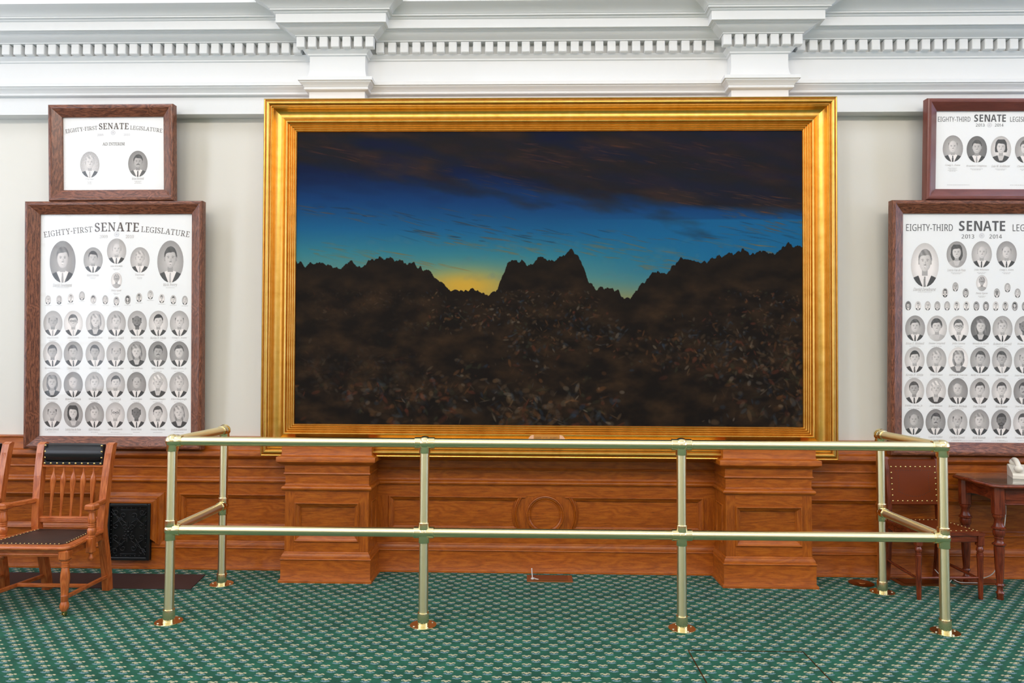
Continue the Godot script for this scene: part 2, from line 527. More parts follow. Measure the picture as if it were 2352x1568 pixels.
func face_atlas() -> Image:
	var im := Image.create(FW * 8, FH * 6, false, Image.FORMAT_RGB8)
	var r := RandomNumberGenerator.new()
	r.seed = 3
	for f in FACES.size():
		var s: Array = FACES[f]
		var hair: float = 0.06 + 0.085 * s[1]
		var bgd: float = 0.26 + 0.070 * s[2]
		var suit: float = 0.03 + 0.075 * s[3]
		var tie: float = 0.05 + 0.09 * s[4]
		var skin: float = 0.30 + 0.060 * s[5]
		var style: int = s[0]
		var lean := r.randf_range(-0.05, 0.05)
		var part := 1.0 if r.randf() < 0.5 else -1.0
		var ox := (f % 8) * FW
		var oy := (f / 8) * FH
		for py in FH:
			for px in FW:
				var y := (1.0 - 2.0 * (py + 0.5) / FH - 0.03) / 1.13
				var x := (2.0 * (px + 0.5) / FW - 1.0) * 0.77 / 1.13
				var v: float = bgd * (0.74 + 0.42 * exp(-(x * x * 1.4 + (y + 0.1) * (y + 0.1)) * 1.3))
				var hx := x - lean * (0.4 + y)
				var ax := absf(hx)
				var big := style == 2 or style == 4
				if big and ax < 0.40 - 0.12 * maxf(0.0, y) and y > (-0.55 if style == 2 else -0.22) and y < 0.62 and (hx / 0.41) * (hx / 0.41) + ((y - 0.08) / 0.62) * ((y - 0.08) / 0.62) < 1.0:
					v = hair * (0.85 + 0.35 * sin(hx * 30.0 + y * 6.0) * 0.5)
				var ys := -0.40 - 0.36 * pow(maxf(ax - 0.14, 0.0), 1.1) - (0.25 if ax > 0.62 else 0.0) * (ax - 0.62)
				if y < ys:
					v = suit * (0.9 + 0.5 * clampf(0.5 - x, 0, 1) * 0.4)
					var open := 0.04 + 0.30 * clampf((y + 1.0) / 0.62, 0, 1)
					if ax < open and s[4] < 9:
						v = 0.86
						if ax < 0.035 + 0.02 * clampf((-y - 0.45) * 2.0, 0, 1) and y < -0.48:
							v = tie
					elif ax < open * 0.7 and s[4] == 9:
						v = skin * 0.95 if y > -0.75 else v
				if ax < 0.14 and y < -0.10 and y > -0.46:
					v = skin * 0.80
				var fx := hx / 0.275
				var fy := (y - 0.10) / 0.385
				var face := fx * fx + fy * fy
				var hr := (hx / 0.325) * (hx / 0.325) + ((y - 0.18) / 0.42) * ((y - 0.18) / 0.42)
				if style == 3:
					hr = (hx / 0.37) * (hx / 0.37) + ((y - 0.22) / 0.44) * ((y - 0.22) / 0.44)
				if hr < 1.0 and y > 0.02 and style != 1:
					v = hair * (0.85 + 0.3 * sin(hx * 22.0 + y * 14.0) * 0.5 + 0.2)
				if style == 1 and ax > 0.22 and ax < 0.31 and y > 0.04 and y < 0.34:
					v = hair
				if ax < 0.315 and ax > 0.25 and absf(y - 0.08) < 0.09 and not big:
					v = skin * 0.78
				if face < 1.0:
					var line := 0.36 - 0.10 * (hx * part + 0.1) - 0.5 * maxf(0.0, ax - 0.17)
					if style == 1:
						line = 0.60
					if y < line:
						v = skin * (1.02 - 0.16 * clampf(hx * 2.2 + 0.2, 0, 1) - 0.12 * clampf(face - 0.55, 0, 1))
						var ex := (ax - 0.112) / 0.040
						var ey := (y - 0.135) / 0.017
						if ex * ex + ey * ey < 1.0:
							v = skin * 0.28
						if absf(ax - 0.115) < 0.060 and absf(y - 0.195 + absf(ax - 0.115) * 0.25) < 0.013:
							v *= 0.66
						if absf(hx - 0.03) < 0.018 and y < 0.11 and y > -0.02:
							v *= 0.86
						if ax < 0.055 and absf(y + 0.028) < 0.012:
							v *= 0.70
						if ax < 0.105 and absf(y + 0.118 - ax * ax * 2.6) < 0.022:
							v = minf(1.0, skin * 1.18)
							if absf(y + 0.142 - ax * ax * 2.6) < 0.010 or absf(y + 0.096 - ax * ax * 2.6) < 0.007:
								v = skin * 0.55
						if (s[6] & 1) == 1 and ax < 0.12 and absf(y + 0.070 + ax * 0.12) < 0.022:
							v = hair * 0.9
						if (s[6] & 2) == 2 and y < -0.09 and face > 0.42 and not (ax < 0.1 and y > -0.17):
							v = lerpf(v, hair * 1.1, 0.75)
						if (s[6] & 4) == 4:
							var gr := sqrt(pow((ax - 0.115) / 0.09, 2.0) + pow((y - 0.13) / 0.065, 2.0))
							if absf(gr - 1.0) < 0.16 or (ax < 0.03 and absf(y - 0.145) < 0.01):
								v = 0.22
				v = clampf((v - 0.45) * 1.18 + 0.47 + (r.randf() - 0.5) * 0.03, 0.02, 0.97)
				im.set_pixel(ox + px, oy + py, Color(v, v * 0.965, v * 0.945))
	return im

# ---------------------------------------------------------------- lettering
func text_mesh(s: String, font: String, weight := 400) -> TextMesh:
	var f := SystemFont.new()
	f.font_names = PackedStringArray([font])
	f.font_weight = weight
	var t := TextMesh.new()
	t.text = s
	t.font = f
	t.font_size = 32
	t.pixel_size = 0.01
	t.depth = 0.0
	t.curve_step = 2.0
	return t

# text fitted to a width, centred at cx with its middle at cy, lying at height z of the print
func letter(parent: Node3D, called: String, s: String, font: String, cx: float, cy: float, width: float, height: float, z: float, m: Material, weight := 400, slant := 0.0) -> void:
	var t := text_mesh(s, font, weight)
	var bb := t.get_aabb()
	var st := mb()
	var sx := width / maxf(bb.size.x, 1e-4)
	var sy := height / maxf(bb.size.y, 1e-4)
	var c := bb.get_center()
	var b := Basis(Vector3(sx, 0, 0), Vector3(slant * sy, sy, 0), Vector3(0, 0, 1))
	st.append_from(t, 0, Transform3D(b, Vector3(cx, cy, z) - b * c))
	put(parent, called, st, m)

# words set along an arc that rises in the middle; rows: [text, cap height, x from, x to]
func arc_letter(parent: Node3D, called: String, rows: Array, font: String, rad: float, y0: float, z: float, m: Material) -> void:
	var st := mb()
	for row in rows:
		var cap: float = row[1]
		var widths := []
		var total := 0.0
		var meshes := []
		for ch in row[0]:
			var t := text_mesh(ch, font, row[4])
			var bb := t.get_aabb()
			meshes.append([t, bb])
			var sc: float = cap / (0.32 * 0.714)
			var wd: float = bb.size.x * sc + cap * 0.13
			widths.append(wd)
			total += wd
		var k: float = (row[3] - row[2]) / total
		var x: float = row[2]
		for i in meshes.size():
			var t: TextMesh = meshes[i][0]
			var bb: AABB = meshes[i][1]
			var sc: float = cap / (0.32 * 0.714)
			var xm: float = x + widths[i] * k * 0.5
			var a: float = xm / rad
			var flat := Basis(Vector3(sc * k, 0, 0), Vector3(0, sc, 0), Vector3(0, 0, 1))
			var turn := Basis(Vector3(0, 0, 1), -a)
			var foot := Vector3(bb.get_center().x, bb.position.y if row[0][i] != "-" else bb.position.y - 0.09, 0)
			var b := turn * flat
			st.append_from(t, 0, Transform3D(b, Vector3(xm, y0 - xm * xm / (2.0 * rad), z) - b * foot))
			x += widths[i] * k
	put(parent, called, st, m)

# ---------------------------------------------------------------- the scene
func _ready() -> void:
	# ---- camera
	var cam := Camera3D.new()
	cam.name = "camera"
	cam.fov = 52.65
	cam.near = 0.05
	cam.far = 60.0
	cam.keep_aspect = Camera3D.KEEP_HEIGHT
	cam.position = Vector3(0.0507, 1.5267, 5.1616)
	cam.basis = Basis(Vector3.UP, 0.0228) * Basis(Vector3.RIGHT, 0.036) * Basis(Vector3.BACK, 0.0048)
	add_child(cam)
	# ---- environment and exposure
	var env := Environment.new()
	env.background_mode = Environment.BG_COLOR
	env.background_color = Color(0.75, 0.84, 0.95)
	env.tonemap_mode = Environment.TONE_MAPPER_LINEAR
	env.tonemap_exposure = 0.86
	env.sdfgi_enabled = true
	env.ssao_enabled = true
	env.ssil_enabled = true
	var we := WorldEnvironment.new()
	we.name = "world"
	we.environment = env
	add_child(we)
	# ---- daylight through the windows of the two side walls: lower and upper row
	var day := Color(0.90, 0.93, 1.0)
	var zc := [1.6, 4.5, 11.5]
	for i in 3:
		window_light(Vector3(-6.12, 2.55, zc[i]), Vector2(1.6, 3.3), PI / 2, [0.7, 1.5, 1.2][i], day)
		window_light(Vector3(-6.12, 9.0, zc[i]), Vector2(1.6, 4.0), PI / 2, [0.8, 4.6, 4.0][i], day)
		window_light(Vector3(7.82, 2.55, zc[i]), Vector2(1.6, 3.3), -PI / 2, [0.7, 0.7, 0.6][i], day)
		window_light(Vector3(7.82, 9.0, zc[i]), Vector2(1.6, 4.0), -PI / 2, [0.9, 0.9, 0.8][i], day)
	materials()
	room()
	wainscot()
	entablature()
	painting()
	posters()
	railing()
	chandeliers()
	chairs()
	table_and_phone()
	floor_things()

func window_light(at: Vector3, size: Vector2, turn: float, energy: float, col: Color) -> void:
	var l := AreaLight3D.new()
	l.name = "window_light"
	l.area_size = size
	l.area_normalize_energy = false
	l.light_energy = energy
	l.light_color = col
	l.shadow_enabled = true
	l.area_range = 40.0
	l.area_attenuation = 2.0
	l.position = at
	l.rotation.y = -turn
	add_child(l, true)

func materials() -> void:
	wood_pair("oak", wood_image(31, srgb(136, 64, 10), srgb(168, 85, 15), srgb(190, 107, 25), 22.0, 0.35, 0.8), 0.42, 0.25, 1.3)
	wood_pair("chairwood", wood_image(57, srgb(154, 72, 28), srgb(188, 100, 46), srgb(208, 122, 64), 18.0, 0.25), 0.30, 0.6, 0.8)
	wood_pair("mahogany", wood_image(83, srgb(78, 28, 12), srgb(112, 44, 20), srgb(138, 62, 30), 16.0, 0.3), 0.26, 0.6, 0.9)
	wood_pair("frameoak", wood_image(101, srgb(78, 42, 28), srgb(124, 72, 50), srgb(148, 92, 66), 34.0, 0.95, 1.3), 0.36, 0.35, 0.8)
	wood_pair("framered", wood_image(119, srgb(92, 46, 38), srgb(114, 58, 48), srgb(128, 70, 58), 10.0, 0.2, 0.7), 0.34, 0.4, 0.8)
	M.carpet = mat(Color.WHITE, 0.95)
	M.carpet.albedo_texture = ImageTexture.create_from_image(carpet_image())
	M.carpet.uv1_triplanar = true
	M.carpet.uv1_world_triplanar = true
	var px := 0.0975
	var pz := 0.101
	M.carpet.uv1_scale = Vector3(1.0 / (6.0 * px), 1.0, 1.0 / (6.0 * pz))
	M.carpet.uv1_offset = Vector3(0.25 / 6.0 - 0.0514 / (6.0 * px), 0, 0.25 / 6.0 - 1.6745 / (6.0 * pz))
	M.carpet.metallic_specular = 0.15
	M.carpet.rim_enabled = true
	M.carpet.rim = 0.12
	M.carpet.rim_tint = 0.5
	M.plaster = mat(srgb(228, 225, 217), 0.85)
	M.white = mat(srgb(228, 229, 229), 0.6)
	M.ceiling = mat(srgb(240, 238, 230), 0.9)
	M.brass = mat(srgb(246, 233, 188), 0.30, 1.0)
	M.brass.anisotropy_enabled = true
	M.brass.anisotropy = 0.9
	M.brassfit = mat(srgb(246, 232, 184), 0.16, 1.0)
	M.oldbrass = mat(srgb(150, 104, 58), 0.28, 1.0)
	M.gold = mat(srgb(222, 168, 70), 0.36, 1.0)
	var gn := NoiseTexture2D.new()
	gn.width = 512
	gn.height = 512
	gn.seamless = true
	var gf := FastNoiseLite.new()
	gf.seed = 9
	gf.frequency = 0.02
	gf.fractal_octaves = 4
	gn.noise = gf
	var ramp := Gradient.new()
	ramp.offsets = PackedFloat32Array([0.0, 0.35, 0.7, 1.0])
	ramp.colors = PackedColorArray([srgb(208, 154, 70), srgb(222, 172, 84), srgb(228, 180, 94), srgb(234, 190, 108)])
	gn.color_ramp = ramp
	M.gold.albedo_color = Color.WHITE
	M.gold.albedo_texture = gn
	M.gold.uv1_triplanar = true
	M.gold.uv1_world_triplanar = true
	M.gold.uv1_scale = Vector3(1.1, 1.1, 1.1)
	M.iron = mat(srgb(22, 24, 26), 0.35)
	M.leather = mat(srgb(26, 25, 28), 0.30)
	M.seatleather = mat(srgb(46, 34, 28), 0.45)
	M.brownleather = mat(srgb(110, 48, 18), 0.42)
	M.brownleather.metallic_specular = 0.3
	M.nail = mat(srgb(214, 186, 120), 0.22, 1.0)
	M.paper = mat(srgb(243, 242, 241), 0.8)
	M.ink = mat(srgb(70, 54, 46), 0.8)
	M.paleink = mat(srgb(168, 160, 156), 0.8)
	M.blackink = mat(srgb(52, 50, 54), 0.8)
	M.stamp = mat(srgb(196, 194, 200), 0.8)
	M.mat = mat(srgb(62, 36, 30), 0.75)
	M.phone = mat(srgb(226, 220, 206), 0.4)
	M.cord = mat(srgb(206, 204, 200), 0.5)
	M.screw = mat(srgb(236, 228, 206), 0.18, 1.0)
	M.plate = mat(srgb(166, 116, 68), 0.30, 0.9)
	M.ironcaster = mat(srgb(70, 66, 62), 0.4, 0.8)
	M.glass = mat(Color(1, 1, 1, 0.06), 0.02)
	M.glass.metallic_specular = 0.34
	M.glass.transparency = BaseMaterial3D.TRANSPARENCY_ALPHA
	M.portrait = mat(Color.WHITE, 0.8)
	M.portrait.albedo_texture = ImageTexture.create_from_image(face_atlas())
	M.canvas = mat(srgb(236, 236, 236), 0.7)
	M.canvas.metallic_specular = 0.2
	M.canvas.albedo_texture = ImageTexture.create_from_image(painting_image())

# ---------------------------------------------------------------- the room
func room() -> void:
	var x0 := -6.3
	var x1 := 8.0
	var zb := 15.4
	var top := 12.0
	var f := thing("floor", "green carpet with small cream and blue motifs", "floor", Vector3.ZERO, "", "structure")
	var st := mb()
	bx(st, Vector3(x0, -0.2, -0.25), Vector3(x1, 0, zb))
	put(f, "carpet", st, M.carpet)
	var w := thing("wall_back", "cream plaster wall behind the painting and framed prints", "wall", Vector3.ZERO, "", "structure")
	st = mb()
	bx(st, Vector3(x0, 0.96, -0.25), Vector3(x1, top, -0.04))
	bx(st, Vector3(x0, 0, -0.25), Vector3(x1, 0.96, -0.075))
	put(w, "plaster", st, M.plaster)
	for px in [PL, PR]:                 # the pilaster shafts that carry the breaks of the cornice
		st = mb()
		bx(st, Vector3(px - 0.20, 0.96, -0.05), Vector3(px + 0.20, 3.43, 0.11), 0.004)
		put(w, "pilaster_shaft", st, M.white)
	var c := thing("ceiling", "plain pale ceiling high above the chamber", "ceiling", Vector3.ZERO, "", "structure")
	st = mb()
	bx(st, Vector3(x0 - 0.3, top, -0.25), Vector3(x1 + 0.3, top + 0.2, zb + 0.3))
	put(c, "ceiling_plaster", st, M.ceiling)
	var fr := thing("wall_front", "cream wall behind the viewer with dark wainscot", "wall", Vector3.ZERO, "", "structure")
	st = mb()
	bx(st, Vector3(x0, 1.0, zb), Vector3(x1, top, zb + 0.2))
	put(fr, "plaster", st, M.plaster)
	st = mb()
	bx(st, Vector3(x0, 0, zb - 0.04), Vector3(x1, 1.0, zb + 0.2))
	put(fr, "wainscot_panelling", st, M.oak_h)
	var n := 0
	for side in [-1.0, 1.0]:
		var x := x0 if side < 0 else x1
		var sw := thing("wall_left" if side < 0 else "wall_right", "cream side wall with two rows of tall windows", "wall", Vector3.ZERO, "", "structure")
		# the wall is built of strips round its six openings
		var xs := [x - 0.3, x] if side < 0 else [x, x + 0.3]
		var zc := [1.6, 4.5, 11.5]
		var edges := [-0.25, 0.8, 2.4, 3.7, 5.3, 10.7, 12.3, zb + 0.2]
		for k in range(0, 8, 2):
			st = mb()
			bx(st, Vector3(xs[0], 0, edges[k]), Vector3(xs[1], top, edges[k + 1]))
			put(sw, "plaster_pier", st, M.plaster)
		for z in zc:
			for yy in [[0.0, 0.9], [4.2, 7.0], [11.0, top]]:
				st = mb()
				bx(st, Vector3(xs[0], yy[0], z - 0.8), Vector3(xs[1], yy[1], z + 0.8))
				put(sw, "plaster_panel", st, M.plaster)
		st = mb()
		var wx := x + 0.03 if side < 0 else x - 0.03
		bx(st, Vector3(minf(x, wx), 0, 0.02), Vector3(maxf(x, wx), 0.9, zb - 0.04))
		put(sw, "wainscot_panelling", st, M.oak_h)
		for z in zc:
			for yy in [[0.9, 4.2], [7.0, 11.0]]:
				n += 1
				window(n, x, side, z, yy[0], yy[1])

func window(n: int, x: float, side: float, z: float, y0: float, y1: float) -> void:
	var w := thing("window_%d" % n, "tall daylit window with red-brown casing in a side wall", "window", Vector3(x, y0, z), "", "structure")
	var s := -side                       # into the room
	var h := y1 - y0
	var st := mb()
	bx(st, Vector3(-0.02 - 0.10 * s, 0, -0.8), Vector3(0.0 - 0.08 * s, h, 0.8))
	var pm := mat(Color(0.85, 0.92, 1.0), 0.4)
	pm.emission_enabled = true
	pm.emission = Color(0.88, 0.94, 1.0)
	pm.emission_energy_multiplier = 1.6 if side < 0 else 0.8
	put(w, "window_pane", st, pm)
	for r in [[-0.92, -0.78, -0.02, h + 0.12], [0.78, 0.92, -0.02, h + 0.12], [-0.92, 0.92, h - 0.02, h + 0.14], [-1.0, 1.0, -0.08, 0.02]]:
		st = mb()
		bx(st, Vector3(minf(0, 0.06 * s), r[2], r[0]), Vector3(maxf(0, 0.06 * s), r[3], r[1]), 0.01)
		put(w, "casing", st, M.mahogany_v)
	for k in 4:
		st = mb()
		var yy: float = h * (k + 1) / 5.0
		bx(st, Vector3(minf(-0.07 * s, -0.04 * s), yy - 0.02, -0.79), Vector3(maxf(-0.07 * s, -0.04 * s), yy + 0.02, 0.79))
		put(w, "glazing_bar", st, M.mahogany_h)
	st = mb()
	bx(st, Vector3(minf(-0.07 * s, -0.035 * s), 0, -0.03), Vector3(maxf(-0.07 * s, -0.035 * s), h, 0.03))
	put(w, "mullion", st, M.mahogany_v)

# ---------------------------------------------------------------- wainscot with its two pedestals
func plan_of(zbay: float, zped: float, hw: float, xa := -6.3, xb := 8.0) -> Array:
	return [Vector2(xa, zbay), Vector2(PL - hw, zbay), Vector2(PL - hw, zped), Vector2(PL + hw, zped), Vector2(PL + hw, zbay),
		Vector2(PR - hw, zbay), Vector2(PR - hw, zped), Vector2(PR + hw, zped), Vector2(PR + hw, zbay), Vector2(xb, zbay)]

func arc(cx: float, cy: float, r: float, a0: float, a1: float, n: int) -> Array:
	var out := []
	for i in n + 1:
		var a := deg_to_rad(lerpf(a0, a1, float(i) / n))
		out.append([cx + r * cos(a), cy + r * sin(a)])
	return out

func panel_moulding(parent: Node3D, xa: float, xb: float, ya: float, yb: float, z: float, sides: Array, m: Array) -> void:
	# from a proud bead at the outer edge down to the sunk panel
	var pr := [[0.0, 0.0], [0.0, 0.006], [0.003, 0.011], [0.008, 0.012], [0.013, 0.008], [0.014, 0.002], [0.018, 0.0], [0.024, -0.003], [0.030, -0.010], [0.034, -0.012], [0.035, -0.019], [0.040, -0.021], [0.041, -0.026]]
	for s in sides:
		var st := mb()
		frame_rail(st, xb - xa, yb - ya, s, pr, Vector3((xa + xb) / 2.0, ya, z))
		put(parent, "panel_moulding", st, m[0] if s % 2 == 0 else m[1])

func board(parent: Node3D, called: String, lo: Vector3, hi: Vector3, m: Material, bev := 0.0) -> void:
	var st := mb()
	bx(st, lo, hi, bev)
	put(parent, called, st, m)

func wainscot() -> void:
	var zs := -0.02                      # face of the stiles
	var zd := 0.265                      # face of the pedestal dies
	var hw := 0.298
	var plan := plan_of(zs, zd, hw)
	var bb := thing("baseboard_back", "oak baseboard with moulded cap running along the wall and round both pedestals", "baseboard", Vector3.ZERO, "", "structure")
	var st := mb()
	sweep(st, plan, [[0.032, 0.0], [0.032, 0.014], [0.029, 0.020], [0.022, 0.023], [0.020, 0.027], [0.020, 0.154]])
	put(bb, "skirting", st, M.oak_h)
	st = mb()
	sweep(st, plan, [[0.020, 0.154], [0.025, 0.157], [0.027, 0.161], [0.025, 0.166], [0.018, 0.169], [0.017, 0.178], [0.015, 0.188], [0.009, 0.196], [0.008, 0.202], [0.003, 0.204], [0.0, 0.209], [-0.02, 0.212]])
	put(bb, "base_cap", st, M.oak_h)
	var up := thing("trim_1", "oak wainscot cap of stacked mouldings above the panels", "moulding", Vector3.ZERO, "", "structure")
	st = mb()
	var pr := [[-0.02, 0.632], [0.004, 0.633], [0.004, 0.640]]
	pr.append_array(arc(0.006, 0.657, 0.017, -90, 90, 8))
	pr.append_array([[0.004, 0.675], [0.004, 0.680], [0.0, 0.688], [0.0, 0.690]])
	sweep(st, plan, pr)
	put(up, "torus_moulding", st, M.oak_h)
	st = mb()
	sweep(st, plan, [[0.0, 0.690], [0.0, 0.750]])
	put(up, "frieze_board", st, M.oak_h)
	st = mb()
	pr = [[0.0, 0.750], [0.006, 0.751], [0.010, 0.754], [0.012, 0.759], [0.010, 0.764], [0.008, 0.767], [0.005, 0.768], [0.005, 0.818]]
	pr.append_array([[0.010, 0.819], [0.012, 0.823], [0.024, 0.827], [0.036, 0.834], [0.045, 0.842], [0.048, 0.845], [0.052, 0.847], [0.052, 0.879], [0.050, 0.882]])
	sweep(st, plan, pr)
	put(up, "cap_moulding", st, M.oak_h)
	st = mb()
	sweep(st, plan, [[0.050, 0.882], [0.036, 0.886], [0.026, 0.893], [0.022, 0.899], [0.022, 0.971], [0.028, 0.974], [0.030, 0.981], [0.026, 0.988], [0.0, 0.990], [-0.03, 0.990]])
	put(up, "cap_fascia", st, M.oak_h)
	# the panelled zone between y 0.209 and 0.633
	var ya := 0.291
	var yb := 0.560
	var pz := thing("trim_2", "oak panelling of framed panels between the baseboard and the wainscot cap", "panelling", Vector3.ZERO, "", "structure")
	for bay in [[-6.3, PL - hw], [PL + hw, PR - hw], [PR + hw, 8.0]]:
		board(pz, "rail", Vector3(bay[0], yb, -0.06), Vector3(bay[1], 0.634, zs), M.oak_h)
		board(pz, "rail", Vector3(bay[0], 0.205, -0.06), Vector3(bay[1], ya, zs), M.oak_h)
	for r in [[-6.3, -5.75], [-5.55, -3.224], [-2.568, PL - hw - 0.0], [-0.986, 1.359], [PR + hw, 3.9], [4.1, 8.0]]:
		board(pz, "panel", Vector3(r[0] + 0.01, ya - 0.01, -0.062), Vector3(r[1] - 0.01, yb + 0.01, zs - 0.026), M.oak_h)
	for r in [[-5.75, -5.55], [-3.224, -2.568], [PL + hw, -0.986], [1.359, PR - hw], [3.9, 4.1]]:
		board(pz, "stile", Vector3(r[0], ya, -0.06), Vector3(r[1], yb, zs), M.oak_v)
	var hv := [M.oak_h, M.oak_v]
	panel_moulding(pz, -6.3, -5.75, ya, yb, zs, [0, 1, 2], hv)
	panel_moulding(pz, -5.55, -3.224, ya, yb, zs, [0, 1, 2, 3], hv)
	panel_moulding(pz, -2.568, PL - hw + 0.04, ya, yb, zs, [0, 2, 3], hv)
	panel_moulding(pz, PR + hw - 0.04, 3.9, ya, yb, zs, [0, 1, 2], hv)
	panel_moulding(pz, 4.1, 8.0, ya, yb, zs, [0, 2, 3], hv)
	# the long middle panel is cut by a flush field with a ring, its ends curved
	var cy := 0.4255
	var dx := 0.175
	panel_moulding(pz, -0.986, CX - dx + 0.035, ya, yb, zs, [0, 2, 3], hv)
	panel_moulding(pz, CX + dx - 0.035, 1.359, ya, yb, zs, [0, 1, 2], hv)
	var poly := PackedVector2Array()
	var hh := (yb - ya) / 2.0 - 0.001
	for i in 17:
		var a := lerpf(-asin(hh / 0.215), asin(hh / 0.215), i / 16.0)
		poly.append(Vector2(CX + 0.215 * cos(a), cy + 0.215 * sin(a)))
	for i in 17:
		var a := lerpf(PI - asin(hh / 0.215), PI + asin(hh / 0.215), i / 16.0)
		poly.append(Vector2(CX + 0.215 * cos(a), cy + 0.215 * sin(a)))
	st = mb()
	prism(st, poly, -0.06, zs + 0.0)
	put(pz, "ring_field", st, M.oak_v)
	var cs := [[0.211, zs - 0.001], [0.212, zs + 0.013], [0.216, zs + 0.019], [0.221, zs + 0.015], [0.224, zs + 0.006], [0.228, zs + 0.009], [0.233, zs + 0.007], [0.238, zs - 0.004], [0.240, zs - 0.012], [0.245, zs - 0.013], [0.249, zs - 0.020], [0.250, zs - 0.027]]
	for s in [0.0, PI]:
		st = mb()
		var n2 := profile_normals(cs, -1.0)
		var lim := asin(0.1345 / 0.23)
		for i in 18:
			var a0: float = s + lerpf(-lim, lim, i / 18.0)
			var a1: float = s + lerpf(-lim, lim, (i + 1) / 18.0)
			for k in cs.size() - 1:
				var pts := []
				var ns := []
				for q in [[a0, k, 0], [a1, k, 0], [a1, k + 1, 1], [a0, k + 1, 1]]:
					var d := Vector3(cos(q[0]), sin(q[0]), 0)
					pts.append(Vector3(CX, cy, 0) + d * cs[q[1]][0] + Vector3(0, 0, cs[q[1]][1]))
					var nn: Vector2 = n2[k][q[2]]
					ns.append(d * nn.x + Vector3(0, 0, nn.y))
				quad4(st, pts[0], pts[1], pts[2], pts[3], ns[0], ns[1], ns[2], ns[3])
		put(pz, "curved_moulding", st, M.oak_v)
	st = mb()
	var ringp := [[0.142, -0.002], [0.142, 0.014], [0.139, 0.022], [0.134, 0.024], [0.130, 0.019], [0.128, 0.012], [0.124, 0.013], [0.117, 0.010], [0.111, 0.002], [0.109, 0.005], [0.105, 0.005], [0.102, -0.001]]
	ringp.reverse()
	lathe(st, ringp, Transform3D(Basis(Vector3(1, 0, 0), Vector3(0, 0, 1), Vector3(0, -1, 0)), Vector3(CX, cy, zs)), 48)
	put(pz, "ring_moulding", st, M.oak_h)
	st = mb()
	lathe(st, [[0.105, 0.0005], [0.0, 0.0006]], Transform3D(Basis(Vector3(1, 0, 0), Vector3(0, 0, 1), Vector3(0, -1, 0)), Vector3(CX, cy, zs)), 40)
	put(pz, "ring_disc", st, M.oak_h)
	# pedestal dies
	var tn := 3
	for p in [PL, PR]:
		var d := thing("trim_%d" % tn, "projecting oak pedestal with a framed square panel, %s" % ("nearer the black grille" if p == PL else "nearer the brown leather chair"), "pedestal", Vector3.ZERO, "", "structure")
		tn += 1
		board(d, "core", Vector3(p - hw + 0.03, 0.2, -0.05), Vector3(p + hw - 0.03, 0.64, zd - 0.04), M.oak_v)
		board(d, "rail", Vector3(p - 0.2315, 0.558, zd - 0.05), Vector3(p + 0.2315, 0.64, zd), M.oak_h)
		board(d, "rail", Vector3(p - 0.2315, 0.2, zd - 0.05), Vector3(p + 0.2315, 0.280, zd), M.oak_h)
		for s in [-1.0, 1.0]:
			board(d, "stile", Vector3(minf(p + s * 0.2315, p + s * hw), 0.2, zd - 0.05), Vector3(maxf(p + s * 0.2315, p + s * hw), 0.64, zd), M.oak_v)
			board(d, "side_board", Vector3(minf(p + s * (hw - 0.04), p + s * hw), 0.2, -0.05), Vector3(maxf(p + s * (hw - 0.04), p + s * hw), 0.64, zd - 0.05), M.oak_v)
			st = mb()
			var q := [[0.0, 0.0], [0.0, 0.006], [0.005, 0.010], [0.010, 0.008], [0.016, 0.003], [0.022, 0.002], [0.025, 0.0]]
			for k in 4:
				frame_rail(st, 0.17, 0.277, k, q)
			var sm := st.commit()
			var o := put_mesh(d, "side_moulding", sm, M.oak_v)
			o.transform = Transform3D(Basis(Vector3.UP, s * PI / 2), Vector3(p + s * hw, 0.281, 0.12))
		board(d, "panel", Vector3(p - 0.235, 0.278, zd - 0.05), Vector3(p + 0.235, 0.562, zd - 0.026), M.oak_h)
		panel_moulding(d, p - 0.2315, p + 0.2315, 0.280, 0.558, zd, [0, 1, 2, 3], hv)
	register_grille()

